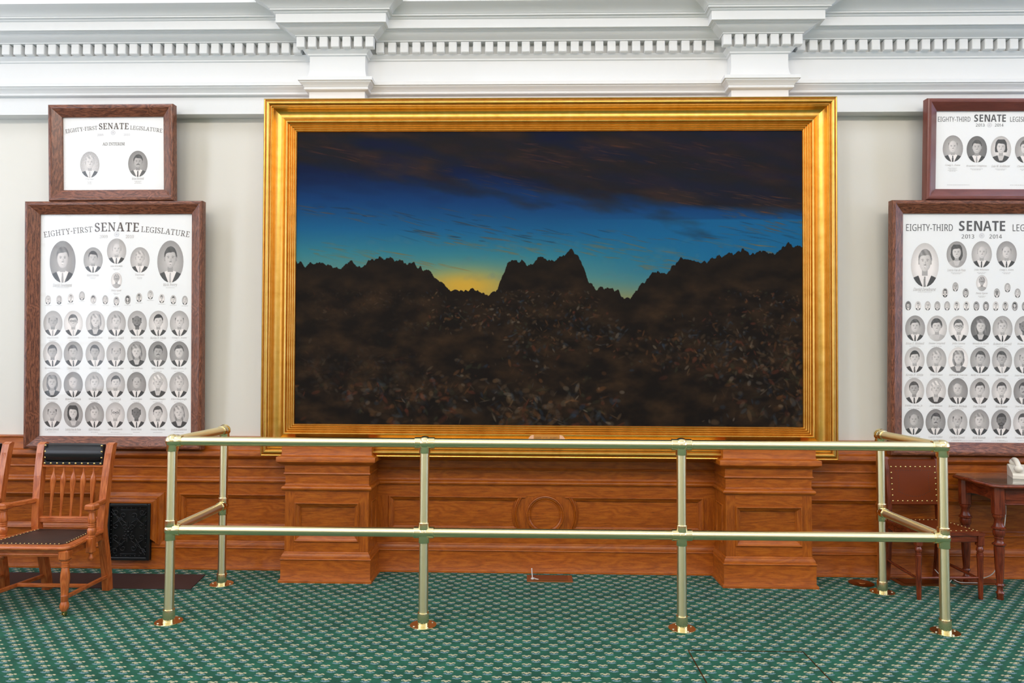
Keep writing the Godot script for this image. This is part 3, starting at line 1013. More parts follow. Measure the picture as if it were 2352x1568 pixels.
func register_grille() -> void:
	var xa := -3.085
	var xb := -2.757
	var w := xb - xa
	var cxg := (xa + xb) / 2.0
	var cas := thing("trim_5", "stepped oak surround framing the black iron grille", "moulding", Vector3.ZERO, "", "structure")
	var pr := [[0.0, -0.02], [0.002, -0.012], [0.008, -0.010], [0.028, 0.004], [0.034, 0.012], [0.036, 0.018], [0.042, 0.020], [0.047, 0.015], [0.052, 0.017], [0.066, 0.024], [0.067, 0.030], [0.076, 0.030], [0.076, 0.0]]
	for s in [1, 2, 3]:
		var st := mb()
		frame_rail(st, w + 0.152, 0.415, s, pr, Vector3(cxg, 0.152, 0.0))
		put(cas, "surround_rail", st, M.oak_h if s == 2 else M.oak_v)
	var g := thing("wall_register", "black cast-iron register grille of scrolls low in the wainscot beside the armchair", "grille", Vector3(cxg, 0.071, 0.0))
	var h := 0.417
	var z := 0.034
	board(g, "backing_plate", Vector3(-w / 2, 0, 0.0135), Vector3(w / 2, h, 0.016), M.iron)
	for r in [[-w / 2, -w / 2 + 0.022, 0.0, h], [w / 2 - 0.022, w / 2, 0.0, h], [-w / 2 + 0.022, w / 2 - 0.022, 0.0, 0.022], [-w / 2 + 0.022, w / 2 - 0.022, h - 0.022, h]]:
		board(g, "frame_bar", Vector3(r[0], r[2], z - 0.012), Vector3(r[1], r[3], z + 0.010), M.iron, 0.004)
	var st := mb()
	var spiral := func(c: Vector2, r0: float, a0: float, turns: float, dirn: float, tail: Vector2):
		var pts := []
		var n := 16
		for i in n + 1:
			var t := float(i) / n
			var r := r0 * (0.22 + 0.78 * t)
			var a := a0 + dirn * TAU * turns * (t - 1.0)
			pts.append(Vector3(c.x + r * cos(a), c.y + r * sin(a), z))
		pts.append(Vector3(tail.x, tail.y, z))
		tube(st, pts, 0.0034, 6)
	var hx := w / 2 - 0.034
	var hy := h / 2 - 0.034
	var cy := h / 2
	for sx in [-1.0, 1.0]:
		for sy in [-1.0, 1.0]:
			spiral.call(Vector2(sx * (hx - 0.028), cy + sy * (hy - 0.030)), 0.026, deg_to_rad(90 - 90 * sx) , 1.2, sx * sy, Vector2(sx * 0.02, cy + sy * (hy - 0.11)))
			spiral.call(Vector2(sx * 0.040, cy + sy * (hy - 0.055)), 0.027, deg_to_rad(-90.0 * sy), 1.2, -sx * sy, Vector2(sx * 0.085, cy + sy * (hy - 0.10)))
			spiral.call(Vector2(sx * (hx - 0.034), cy + sy * 0.042), 0.024, deg_to_rad(90.0 * sy), 1.2, sx * sy, Vector2(sx * 0.060, cy + sy * 0.10))
			spiral.call(Vector2(sx * 0.030, cy + sy * 0.036), 0.020, deg_to_rad(90.0 + 90.0 * sx), 1.1, sx * sy, Vector2(sx * 0.01, cy + sy * 0.075))
			tube(st, [Vector3(sx * (hx - 0.002), cy + sy * (hy - 0.006), z), Vector3(sx * 0.052, cy + sy * (hy - 0.125), z)], 0.003, 6)
			for k in 5:
				ball(st, Vector3(sx * (hx + 0.001), cy + sy * (0.016 + k * 0.032), z), Vector3.ONE * 0.0055, 8, 6)
			for k in 3:
				ball(st, Vector3(sx * (0.018 + k * 0.034), cy + sy * (hy + 0.002), z), Vector3.ONE * 0.0055, 8, 6)
	for k in 8:
		var a := TAU * k / 8
		ball(st, Vector3(0.026 * cos(a), cy + 0.026 * sin(a), z), Vector3.ONE * 0.006, 8, 6)
	ball(st, Vector3(0, cy, z), Vector3.ONE * 0.010, 10, 8)
	for sy in [-1.0, 1.0]:
		tube(st, [Vector3(-0.06, cy + sy * (hy - 0.012), z), Vector3(0.06, cy + sy * (hy - 0.012), z)], 0.003, 6)
		tube(st, [Vector3(sy * (hx - 0.013), cy - 0.08, z), Vector3(sy * (hx - 0.013), cy + 0.08, z)], 0.003, 6)
	put(g, "scrollwork", st, M.iron)

# ---------------------------------------------------------------- entablature
func entablature() -> void:
	var zb := 0.06
	var zr := 0.155
	var hw := 0.207
	var plan := plan_of(zb, zr, hw)
	var e := thing("trim_6", "white classical cornice with a row of dentils along the top of the wall", "cornice", Vector3.ZERO, "", "structure")
	var st := mb()
	sweep(st, plan, [[-0.12, 3.422], [0.0, 3.422], [0.0, 3.548], [0.006, 3.553], [0.026, 3.556], [0.030, 3.561], [0.030, 3.571], [0.026, 3.574], [0.030, 3.577], [0.034, 3.584], [0.042, 3.594], [0.052, 3.601], [0.056, 3.606], [0.056, 3.611], [0.062, 3.612], [0.066, 3.614], [0.066, 3.638], [0.060, 3.641], [0.025, 3.645]])
	put(e, "architrave", st, M.white)
	st = mb()
	sweep(st, plan, [[0.025, 3.645], [0.014, 3.658], [0.006, 3.680], [0.001, 3.712], [0.0, 3.745], [0.0, 3.816], [0.003, 3.818], [0.012, 3.820], [0.014, 3.825], [0.013, 3.830], [0.018, 3.834], [0.026, 3.838], [0.034, 3.843], [0.041, 3.849], [0.043, 3.853], [0.020, 3.854]])
	put(e, "frieze", st, M.white)
	st = mb()
	sweep(st, plan, [[0.022, 3.850], [0.022, 3.932], [0.082, 3.932], [0.084, 3.938], [0.092, 3.942], [0.106, 3.947], [0.122, 3.955], [0.136, 3.963], [0.146, 3.972], [0.150, 3.975], [0.168, 3.976], [0.168, 3.980], [0.190, 3.980], [0.190, 4.042], [0.197, 4.044], [0.203, 4.048], [0.205, 4.053], [0.210, 4.055], [0.222, 4.056], [0.222, 4.066], [0.226, 4.066], [0.234, 4.075], [0.250, 4.086], [0.275, 4.096], [0.305, 4.104], [0.318, 4.110], [0.318, 4.140], [-0.06, 4.160]])
	put(e, "cornice", st, M.white)
	# dentils, each one a block of its own
	var dm := []
	for wd in [0.060, 0.060]:
		st = mb()
		bx(st, Vector3(-wd / 2, 3.853, -0.052), Vector3(wd / 2, 3.932, 0.0), 0.004)
		dm.append(st.commit())
	var zf := zb + 0.077
	var zrf := zr + 0.077
	var outw := hw + 0.077
	for p in [PL, PR]:
		for i in 7:
			var o := put_mesh(e, "dentil", dm[0], M.white)
			o.position = Vector3(p - outw + 0.03 + i * (2.0 * outw - 0.06) / 6.0, 0, zrf)
	for r in [[PL + outw - 0.02, PR - outw + 0.02, 0.0905], [PL - outw + 0.02, -5.4, -0.0885], [PR + outw - 0.02, 5.4, 0.0905]]:
		var n := int(absf((r[1] - r[0]) / r[2]))
		var x: float = r[0] + signf(r[2]) * 0.046
		for i in n:
			var o := put_mesh(e, "dentil", dm[1], M.white)
			o.position = Vector3(x + i * r[2], 0, zf)

# ---------------------------------------------------------------- the painting
func painting() -> void:
	var cw := 3.66
	var ch := 2.13
	var fw := 0.228
	var t := thing("framed_painting", "huge dark landscape painting at dusk in a wide gilded frame", "painting", Vector3(0.1885, 1.1027 - fw, 0.128))
	t.rotation.x = 0.0191
	var w := cw + 2.0 * fw
	var h := ch + 2.0 * fw
	var pr := [[0.0, 0.0], [0.0, 0.085], [0.003, 0.094], [0.008, 0.098], [0.013, 0.096], [0.015, 0.090]]
	pr.append_array([[0.019, 0.098], [0.026, 0.109], [0.035, 0.115], [0.043, 0.114], [0.049, 0.108], [0.052, 0.100]])
	pr.append_array([[0.053, 0.094], [0.056, 0.100], [0.061, 0.101], [0.064, 0.096], [0.066, 0.090], [0.070, 0.091], [0.073, 0.086]])
	pr.append_array([[0.076, 0.070], [0.082, 0.058], [0.092, 0.048], [0.106, 0.043], [0.122, 0.044], [0.138, 0.050], [0.148, 0.058], [0.153, 0.066]])
	pr.append_array([[0.157, 0.070], [0.163, 0.071], [0.168, 0.067], [0.170, 0.060]])
	var d := 0.173
	for k in 4:
		var zz := 0.060 - k * 0.004
		pr.append_array([[d, zz - 0.008], [d + 0.003, zz - 0.002], [d + 0.007, zz], [d + 0.010, zz - 0.003], [d + 0.0125, zz - 0.010]])
		d += 0.0136
	pr.append_array([[fw, 0.040], [fw, 0.030]])
	for s in 4:
		var st := mb()
		frame_rail(st, w, h, s, pr)
		put(t, "frame_rail", st, M.gold)
	var q := mb()
	var zc := 0.046
	var n := Vector3(0, 0, 1)
	var a := Vector3(-cw / 2 - 0.002, fw - 0.002, 0.034)
	var b := Vector3(cw / 2 + 0.002, fw - 0.002, 0.034)
	var c := Vector3(cw / 2 + 0.002, fw + ch + 0.002, 0.034)
	var e := Vector3(-cw / 2 - 0.002, fw + ch + 0.002, 0.034)
	tri(q, a, b, c, n, n, n, Vector2(0, 1), Vector2(1, 1), Vector2(1, 0))
	tri(q, a, c, e, n, n, n, Vector2(0, 1), Vector2(1, 0), Vector2(0, 0))
	put(t, "canvas", q, M.canvas, "dark painted canvas of a dusk sky over rocky ground")
	var st2 := mb()
	bx(st2, Vector3(-w / 2 + 0.01, 0.01, 0.0), Vector3(w / 2 - 0.01, h - 0.01, 0.028))
	put(t, "backing_board", st2, M.oak_h)
	# the name plate bridges the hollow of the bottom rail
	var pl := mb()
	var tilt := Transform3D(Basis(Vector3.RIGHT, -0.20), Vector3(0.0, 0.136, 0.0800))
	bx(pl, Vector3(-0.091, -0.030, -0.002), Vector3(0.091, 0.030, 0.002), 0.001, tilt)
	var plate := put(t, "name_plate", pl, mat(srgb(172, 116, 52), 0.4, 0.7), "small engraved bronze name plate")
	for s in [-1.0, 1.0]:
		var poly := PackedVector2Array([Vector2(s * 0.092, -0.030)])
		for i in 9:
			var an := i / 8.0 * PI / 2
			poly.append(Vector2(s * (0.092 + 0.046 * cos(an)), -0.030 + 0.060 * sin(an)))
		var es := mb()
		prism(es, poly, -0.002, 0.002, tilt)
		put(t, "plate_end", es, mat(srgb(206, 160, 128), 0.35, 0.7), "pale rounded end of the name plate")
	var ink := mat(srgb(66, 36, 16), 0.6)
	for r in [["DAWN", -0.062, 0.046], ["AT THE", -0.010, 0.036], ["ALAMO", 0.052, 0.058]]:
		var tm := text_mesh(r[0], "Droid Serif", 400)
		var bbx := tm.get_aabb()
		var ts := mb()
		var hgt := 0.012 if r[0] != "AT THE" else 0.0075
		var bs := Basis(Vector3(r[2] / bbx.size.x, 0, 0), Vector3(0, hgt / bbx.size.y, 0), Vector3(0, 0, 1))
		ts.append_from(tm, 0, tilt * Transform3D(bs, Vector3(r[1], 0.010, 0.0026) - bs * bbx.get_center()))
		put(plate, "lettering", ts, ink)
	var sc2 := mb()
	rng.seed = 8
	var xx := -0.048
	while xx < 0.048:
		var ln := rng.randf_range(0.004, 0.009)
		bx(sc2, Vector3(xx, -0.0095, 0.0020), Vector3(xx + ln, -0.0068, 0.0026), 0.0, tilt)
		xx += ln + 0.0022
	put(plate, "small_lettering", sc2, ink)

# ---------------------------------------------------------------- framed photo prints
func oval(parent: Node3D, cx: float, cy: float, rx: float, ry: float, z: float, cell: int) -> void:
	var st := mb()
	var n := Vector3(0, 0, 1)
	var u0 := Vector2((cell % 8) * FW + FW / 2.0, (cell / 8) * FH + FH / 2.0)
	var full := Vector2(FW * 8, FH * 6)
	var seg := 28
	for s in seg:
		var a := TAU * s / seg
		var b := TAU * (s + 1) / seg
		tri(st, Vector3(cx, cy, z), Vector3(cx + rx * cos(a), cy + ry * sin(a), z), Vector3(cx + rx * cos(b), cy + ry * sin(b), z), n, n, n, u0 / full, (u0 + Vector2(cos(a) * (FW / 2.0 - 1), -sin(a) * (FH / 2.0 - 1))) / full, (u0 + Vector2(cos(b) * (FW / 2.0 - 1), -sin(b) * (FH / 2.0 - 1))) / full)
	put(parent, "portrait", st, M.portrait)

func emblem(parent: Node3D, cx: float, cy: float, r: float, z: float) -> void:
	var st := mb()
	var n := Vector3(0, 0, 1)
	for ring in [[r, r * 0.86], [r * 0.62, r * 0.54]]:
		for s in 24:
			var a := TAU * s / 24
			var b := TAU * (s + 1) / 24
			quad(st, Vector3(cx + ring[0] * cos(a), cy + ring[0] * sin(a), z), Vector3(cx + ring[0] * cos(b), cy + ring[0] * sin(b), z), Vector3(cx + ring[1] * cos(b), cy + ring[1] * sin(b), z), Vector3(cx + ring[1] * cos(a), cy + ring[1] * sin(a), z), n)
	for s in 10:
		var a := PI / 2 + TAU * s / 10
		var b := PI / 2 + TAU * (s + 1) / 10
		var ra := r * (0.46 if s % 2 == 0 else 0.19)
		var rb := r * (0.19 if s % 2 == 0 else 0.46)
		tri(st, Vector3(cx, cy, z), Vector3(cx + ra * cos(a), cy + ra * sin(a), z), Vector3(cx + rb * cos(b), cy + rb * sin(b), z), n, n, n)
	put(parent, "emblem", st, M.stamp)

func fine_lines(parent: Node3D, cx: float, cy: float, wd: float, rows: int, z: float) -> void:
	# captions too small to read: rows of hair-thin broken strokes
	var st := mb()
	for r in rows:
		var half := wd * (0.5 if r % 2 == 0 else 0.36)
		var x := -half
		while x < half:
			var l := minf(rng.randf_range(0.006, 0.016), half - x)
			var y := cy - r * 0.0075
			quad(st, Vector3(cx + x, y, z), Vector3(cx + x + l, y, z), Vector3(cx + x + l, y + 0.0022, z), Vector3(cx + x, y + 0.0022, z), Vector3(0, 0, 1))
			x += l + 0.003
	put(parent, "small_caption", st, M.paleink)

func frame_for(called: String, label: String, at: Vector3, tilt: float, roll: float, w: float, h: float, fw: float, wood: String) -> Array:
	var t := thing(called, label, "framed print", at)
	t.basis = Basis(Vector3.RIGHT, tilt) * Basis(Vector3.BACK, roll)
	var pr := [[0.0, 0.0], [0.0, 0.052], [0.002, 0.058], [0.006, 0.061], [0.026, 0.061], [0.030, 0.059], [0.034, 0.055], [fw - 0.003, 0.030], [fw, 0.027], [fw, 0.010]]
	for s in 4:
		var st := mb()
		frame_rail(st, w, h, s, pr)
		put(t, "frame_rail", st, M[wood + ("_h" if s % 2 == 0 else "_v")])
	var bk := mb()
	bx(bk, Vector3(-w / 2 + 0.008, 0.008, 0.0), Vector3(w / 2 - 0.008, h - 0.008, 0.008))
	put(t, "backing_board", bk, M.mat)
	var p := mb()
	bx(p, Vector3(-w / 2 + fw - 0.006, fw - 0.006, 0.009), Vector3(w / 2 - fw + 0.006, h - fw + 0.006, 0.014))
	var print_sheet := put(t, "print", p, M.paper, "white printed sheet of oval portraits")
	var g := mb()
	var gx := w / 2 - fw + 0.004
	quad(g, Vector3(-gx, fw - 0.004, 0.0205), Vector3(gx, fw - 0.004, 0.0205), Vector3(gx, h - fw + 0.004, 0.0205), Vector3(-gx, h - fw + 0.004, 0.0205), Vector3(0, 0, 1))
	put(t, "glass_pane", g, M.glass)
	return [t, print_sheet]

func posters() -> void:
	rng.seed = 5
	var z := 0.0146
	var zt := 0.0149
	var tops := 0.90
	# ---- large print on the left
	var r := frame_for("framed_portrait_print", "large framed sheet of oval portraits titled Eighty-First Senate, above the armchairs", Vector3(-3.0262, 0.9, 0.036), 0.0285, 0.003, 1.336, 1.842, 0.092, "frameoak")
	var p: Node3D = r[1]
	var k := 1.152 / 351.0
	var ky := 1.658 / 511.0
	var X := func(px: float, py: float) -> float: return (px - (264.0 - (py - 489.0) * 0.0052)) * k
	var Y := func(py: float) -> float: return 0.092 + (1001.0 - py) * ky
	arc_letter(p, "heading", [["EIGHTY-FIRST", 0.040, -0.552, -0.180, 400], ["SENATE", 0.064, -0.168, 0.172, 700], ["LEGISLATURE", 0.040, 0.184, 0.552, 400]], "Droid Serif", 3.3, Y.call(529.0), zt, M.ink)
	letter(p, "year", "2009", "Droid Serif", X.call(234, 541), Y.call(541), 0.060, 0.024, zt, M.paleink)
	letter(p, "year", "2010", "Droid Serif", X.call(294.5, 541), Y.call(541), 0.060, 0.024, zt, M.paleink)
	emblem(p, X.call(264, 536), Y.call(536), 0.019, zt)
	var cap := func(sheet: Node3D, s: String, cx: float, cy: float, wd: float, sl: float, rows: int, hgt: float):
		letter(sheet, "caption", s, "Droid Serif", cx, cy, wd, hgt, zt, M.paleink, 400, sl)
		if rows > 0:
			fine_lines(sheet, cx, cy - 0.021, wd * 0.62, rows, zt)
	var big := [[139.0, 599.0, 30.2, 48.6, 0, "David Dewhurst", 0.145], [388.0, 599.0, 30.2, 48.6, 1, "Rick Perry", 0.105], [209.6, 595.0, 22.4, 29.4, 2, "Robert Duncan", 0.090], [263.9, 574.7, 22.4, 29.4, 3, "John Whitmire", 0.090], [317.8, 595.0, 22.4, 29.4, 4, "Troy Fraser", 0.070], [263.7, 642.0, 12.7, 18.4, 5, "Patsy Spaw", 0.074]]
	for b in big:
		oval(p, X.call(b[0], b[1]), Y.call(b[1]), b[2] * k, b[3] * ky, z, b[4])
		cap.call(p, b[5], X.call(b[0], b[1]), Y.call(b[1] + b[3] + 5.5), b[6], 0.12, 2 if b[3] < 40 else 1, 0.026 if b[3] > 40 else 0.018)
	var mx := [320, 446, 578, 705, 834, 969, 1096, 1224, 1352, 1480, 1608, 1738, 1869]
	var my := [1213, 1212, 1193, 1166, 1205, 1210, 1225, 1210, 1185, 1155, 1197, 1210, 1217]
	for i in 13:
		var py: float = 440.0 + my[i] / 4.9
		oval(p, X.call(40.0 + mx[i] / 4.9, py), Y.call(py), 6.8 * k, 10.6 * ky, z, [30, 8, 36, 3, 40, 12, 23, 28, 13, 34, 7, 11, 12][i])
		fine_lines(p, X.call(40.0 + mx[i] / 4.9, py), Y.call(py + 13.0), 0.05, 1, zt)
	var names := [["Kip Averitt", "John Carona", "Wendy R. Davis", "Robert F. Deuell", "Rodney Ellis", "Kevin P. Eltife", "Craig L. Estes"], ["Mario Gallegos, Jr.", "Chris Harris", "Glenn Hegar", "Juan Chuy Hinojosa", "Joan Huffman", "Mike Jackson", "Eddie Lucio, Jr."], ["Jane Nelson", "Robert L. Nichols", "Steve Ogden", "Dan Patrick", "Kel Seliger", "Florence Shapiro", "Eliot Shapleigh"], ["Carlos Uresti", "Leticia Van de Putte", "Kirk Watson", "Jeff Wentworth", "Royce West", "Tommy Williams", "Judith Zaffirini"]]
	var gx := [[343, 555, 784, 1000, 1217, 1435, 1652], [340, 555, 782, 997, 1211, 1430, 1650], [335, 555, 775, 992, 1210, 1430, 1648], [337, 556, 775, 990, 1209, 1430, 1649]]
	var gy := [741.3, 811.7, 882.4, 952.3]
	var cells := [[6, 7, 8, 9, 10, 11, 12], [13, 14, 15, 16, 17, 18, 19], [20, 21, 22, 23, 24, 25, 26], [27, 28, 29, 30, 31, 32, 33]]
	for j in 4:
		for i in 7:
			var px: float = 40.0 + gx[j][i] / 4.48
			oval(p, X.call(px, gy[j]), Y.call(gy[j]), 22.3 * k, 29.3 * ky, z, cells[j][i])
			cap.call(p, names[j][i], X.call(px, gy[j]), Y.call(gy[j] + 33.5), clampf(names[j][i].length() * 0.0078, 0.07, 0.118), 0.10, 1, 0.0165)
	fine_lines(p, X.call(261, 996), Y.call(996.5), 0.26, 1, zt)
	# ---- small print on the left
	r = frame_for("framed_portrait_print", "small framed sheet with two oval portraits titled Ad Interim, atop a larger print", Vector3(-3.047, 2.7435, 0.094), 0.047, 0.004, 0.938, 0.714, 0.086, "frameoak")
	p = r[1]
	var k2 := 0.766 / 232.5
	var X2 := func(px: float) -> float: return (px - 264.0) * k2
	var Y2 := func(py: float) -> float: return 0.086 + (434.2 - py) * 0.542 / 167.5
	arc_letter(p, "heading", [["EIGHTY-FIRST", 0.027, -0.366, -0.122, 400], ["SENATE", 0.044, -0.114, 0.114, 700], ["LEGISLATURE", 0.027, 0.122, 0.366, 400]], "Droid Serif", 2.3, Y2.call(293.5), zt, M.ink)
	letter(p, "year", "2009", "Droid Serif", X2.call(233), Y2.call(306.5), 0.046, 0.017, zt, M.stamp)
	letter(p, "year", "2010", "Droid Serif", X2.call(294), Y2.call(306.5), 0.046, 0.017, zt, M.stamp)
	emblem(p, X2.call(262.5), Y2.call(301.5), 0.017, zt)
	letter(p, "subheading", "AD INTERIM", "Droid Serif", X2.call(263.5), Y2.call(327.5), 0.168, 0.022, zt, M.ink)
	for b in [[208.3, 374.7, 4, "Troy Fraser", 0.064], [318.9, 373.6, 18, "Brian Birdwell", 0.090]]:
		oval(p, X2.call(b[0]), Y2.call(b[1]), 22.4 * k2, 29.6 * k2, z, b[2])
		cap.call(p, b[3], X2.call(b[0]), Y2.call(b[1] + 34.0), b[4], 0.10, 3, 0.017)
	# ---- large print on the right
	r = frame_for("framed_portrait_print", "large framed sheet of oval portraits titled Eighty-Third Senate, above the telephone table", Vector3(3.344, 0.9, 0.036), 0.036, -0.002, 1.336, 1.842, 0.092, "frameoak")
	p = r[1]
	var kr := 1.152 / 368.0
	var kry := 1.658 / 525.0
	var X3 := func(px: float, py: float) -> float: return (px - (2264.0 - (py - 486.0) * 0.011)) * kr
	var Y3 := func(py: float) -> float: return 0.092 + (1011.0 - py) * kry
	letter(p, "heading", "EIGHTY-THIRD", "Droid Sans", X3.call(2142.5, 517), Y3.call(517.6), 0.335, 0.049, zt, M.blackink)
	letter(p, "heading", "SENATE", "Droid Sans", X3.call(2263, 514), Y3.call(513.6), 0.330, 0.073, zt, M.blackink, 700)
	letter(p, "heading", "LEGISLATURE", "Droid Sans", X3.call(2384, 517), Y3.call(517.6), 0.320, 0.049, zt, M.blackink)
	letter(p, "year", "2013", "Droid Sans", X3.call(2230.5, 538), Y3.call(537.8), 0.090, 0.029, zt, M.blackink)
	letter(p, "year", "2014", "Droid Sans", X3.call(2294, 538), Y3.call(537.8), 0.090, 0.029, zt, M.blackink)
	emblem(p, X3.call(2262.3, 536), Y3.call(536), 0.018, zt)
	for b in [[2131.6, 603.6, 32.0, 50.7, 36, "David Dewhurst", 0.160], [2392.0, 603.6, 32.0, 50.7, 1, "Rick Perry", 0.110], [2204.7, 579.3, 23.3, 30.4, 37, "Leticia Van de Putte", 0.130], [2261.9, 578.7, 23.3, 30.4, 3, "John Whitmire", 0.105], [2318.7, 578.7, 23.3, 30.4, 38, "Craig L. Estes", 0.100], [2261.9, 644.7, 13.0, 18.5, 5, "Patsy Spaw", 0.085]]:
		oval(p, X3.call(b[0], b[1]), Y3.call(b[1]), b[2] * kr, b[3] * kry, z, b[4])
		cap.call(p, b[5], X3.call(b[0], b[1]), Y3.call(b[1] + b[3] + 5.5), b[6], 0.30, 2 if b[3] < 40 else 1, 0.024 if b[3] > 40 else 0.017)
	var mini := [[824, 1188], [948, 1118], [1071, 1190], [1443, 1190], [1570, 1125], [1690, 1190]]
	for i in 13:
		mini.append([[382, 500, 615, 731, 848, 962, 1078, 1197, 1312, 1429, 1543, 1656, 1775][i], 1347])
	for i in mini.size():
		var py: float = 440.0 + mini[i][1] / 5.226
		oval(p, X3.call(2020.0 + mini[i][0] / 5.226, py), Y3.call(py), 6.9 * kr, 10.8 * kry, z, [46, 6, 44, 10, 3, 12, 35, 36, 30, 9, 4, 7, 42, 14, 19, 36, 13, 28, 44][i])
	var names3 := [["Brian D. Birdwell", "Donna Campbell", "John Carona", "Wendy R. Davis", "Robert F. Deuell", "Rodney Ellis", ""], ["Kevin P. Eltife", "Troy Fraser", "Sylvia R. Garcia", "Kelly G. Hancock", "Glenn Hegar", "Juan Chuy Hinojosa", ""], ["Eddie Lucio, Jr.", "Jane Nelson", "Robert L. Nichols", "Dan Patrick", "Ken Paxton", "Jose Rodriguez", ""], ["Kel Seliger", "Larry Taylor", "Carlos Uresti", "Kirk Watson", "Royce West", "Tommy Williams", ""]]
	var cells3 := [[39, 40, 7, 41, 9, 10, 23], [11, 4, 43, 44, 15, 16, 17], [13, 25, 21, 23, 32, 18, 12], [24, 18, 27, 29, 45, 32, 33]]
	var rowx := [397.0, 390.0, 384.0, 378.0]
	var rowy := [222.0, 547.0, 866.0, 1187.0]
	for j in 4:
		for i in 7:
			var px: float = 2020.0 + (rowx[j] + 224.0 * i) / 4.48
			var py: float = 700.0 + rowy[j] / 4.48
			oval(p, X3.call(px, py), Y3.call(py), 23.0 * kr, 29.7 * kry, z, cells3[j][i])
			if names3[j][i] != "":
				cap.call(p, names3[j][i], X3.call(px, py), Y3.call(py + 34.8), clampf(names3[j][i].length() * 0.0083, 0.07, 0.13), 0.30, 1, 0.0165)
	fine_lines(p, X3.call(2225, 1008), Y3.call(1008.0), 0.22, 1, zt)
	fine_lines(p, X3.call(2300, 1008), Y3.call(1008.0), 0.12, 1, zt)
	# ---- small print on the right
	r = frame_for("framed_portrait_print", "small reddish framed sheet with a row of four portraits, titled Eighty-Third Senate", Vector3(3.384, 2.7425, 0.108), 0.047, -0.004, 0.934, 0.728, 0.082, "framered")
	p = r[1]
	var ks := 0.770 / 245.0
	var X4 := func(px: float) -> float: return (px - 2265.5) * ks
	var Y4 := func(py: float) -> float: return 0.082 + (430.0 - py) * 0.564 / 179.5
	letter(p, "heading", "EIGHTY-THIRD", "Droid Sans", X4.call(2185.5), Y4.call(268.5), 0.232, 0.035, zt, M.blackink)
	letter(p, "heading", "SENATE", "Droid Sans", X4.call(2267), Y4.call(266.0), 0.226, 0.052, zt, M.blackink, 700)
	letter(p, "heading", "LEGISLATURE", "Droid Sans", X4.call(2347), Y4.call(268.5), 0.215, 0.035, zt, M.blackink)
	letter(p, "year", "2013", "Droid Sans", X4.call(2245), Y4.call(282.0), 0.062, 0.021, zt, M.blackink)
	letter(p, "year", "2014", "Droid Sans", X4.call(2288), Y4.call(282.0), 0.062, 0.021, zt, M.blackink)
	emblem(p, X4.call(2266), Y4.call(282), 0.016, zt)
	for b in [[2183.6, 336.0, 38, "Craig L. Estes", 0.108], [2238.0, 337.6, 47, "Brandon Creighton", 0.146], [2292.9, 337.6, 46, "Lois W. Kolkhorst", 0.130], [2347.6, 338.4, 39, "Charles Perry", 0.110]]:
		oval(p, X4.call(b[0]), Y4.call(b[1]), 23.2 * ks, 30.6 * ks, z, b[2])
		cap.call(p, b[3], X4.call(b[0]), Y4.call(b[1] + 38.5), b[4], 0.30, 4 if b[2] == 38 else 2, 0.017)
	fine_lines(p, X4.call(2197), Y4.call(420), 0.16, 1, zt)
	fine_lines(p, X4.call(2340), Y4.call(420), 0.16, 1, zt)

# ---------------------------------------------------------------- brass railing
func railing() -> void:
	var xa := -2.0745
	var pitch := 1.5161
	var zf := 1.0542
	var zk := 0.345
	var top := 1.0703
	var midy := 0.5437
	var t := thing("brass_railing", "polished brass pipe railing enclosing the floor before the painting", "railing", Vector3(0.2, 0, 0.7))
	var o := -t.position
	var rp := 0.0275
	var posts := []
	for i in 4:
		posts.append(Vector3(xa + pitch * i, 0, zf))
	posts.append(Vector3(xa, 0, zk))
	posts.append(Vector3(xa + pitch * 3, 0, zk))
	for i in 6:
		var st := mb()
		lathe(st, [[rp, 0.0], [rp, top]], Transform3D(Basis.IDENTITY, posts[i] + o), 32)
		put(t, "post", st, M.brass)
		# floor flange: disc, collar and four screws
		st = mb()
		lathe(st, [[0.0785, 0.0], [0.0785, 0.005], [0.0775, 0.006], [0.0345, 0.006], [0.0345, 0.010], [0.0335, 0.011], [0.0335, 0.074], [0.0325, 0.077], [rp, 0.0775]], Transform3D(Basis.IDENTITY, posts[i] + o), 36)
		var fl := put(t, "floor_flange", st, M.brassfit)
		for k in 4:
			var a := PI / 4 + PI / 2 * k + 0.2 * i
			st = mb()
			ball(st, posts[i] + o + Vector3(0.060 * cos(a), 0.0066, 0.060 * sin(a)), Vector3(0.0065, 0.004, 0.0065), 12, 6, true)
			put(fl, "screw", st, M.screw)
	for lv in [[top, "top_rail", 0.041], [midy, "middle_rail", 0.0385]]:
		var y: float = lv[0]
		for i in 3:
			var st := mb()
			lathe(st, [[rp, 0.0], [rp, pitch]], at_axis(posts[i] + o + Vector3(0, y, 0), Vector3.RIGHT), 32)
			put(t, lv[1], st, M.brass)
		for s in [[0, 4], [3, 5]]:
			var st := mb()
			lathe(st, [[rp, 0.0], [rp, zf - zk]], at_axis(posts[s[1]] + o + Vector3(0, y, 0), Vector3(0, 0, 1)), 32)
			put(t, lv[1], st, M.brass)
		for i in 6:
			var st := mb()
			var c: Vector3 = posts[i] + o + Vector3(0, y, 0)
			ball(st, c, Vector3.ONE * lv[2], 28, 18)
			var dirs := [Vector3.DOWN]
			if y < top:
				dirs.append(Vector3.UP)
			if i > 0 and i < 4:
				dirs.append(Vector3.LEFT)
			if i < 3:
				dirs.append(Vector3.RIGHT)
			if i == 0 or i == 3:
				dirs.append(Vector3.FORWARD)
			if i >= 4:
				dirs.append(Vector3.BACK)
			for d in dirs:
				lathe(st, [[0.0335, 0.0], [0.0335, 0.056], [0.0330, 0.0585], [0.0315, 0.060], [rp, 0.0602]], at_axis(c, d), 32)
			put(t, "ball_fitting", st, M.brassfit)

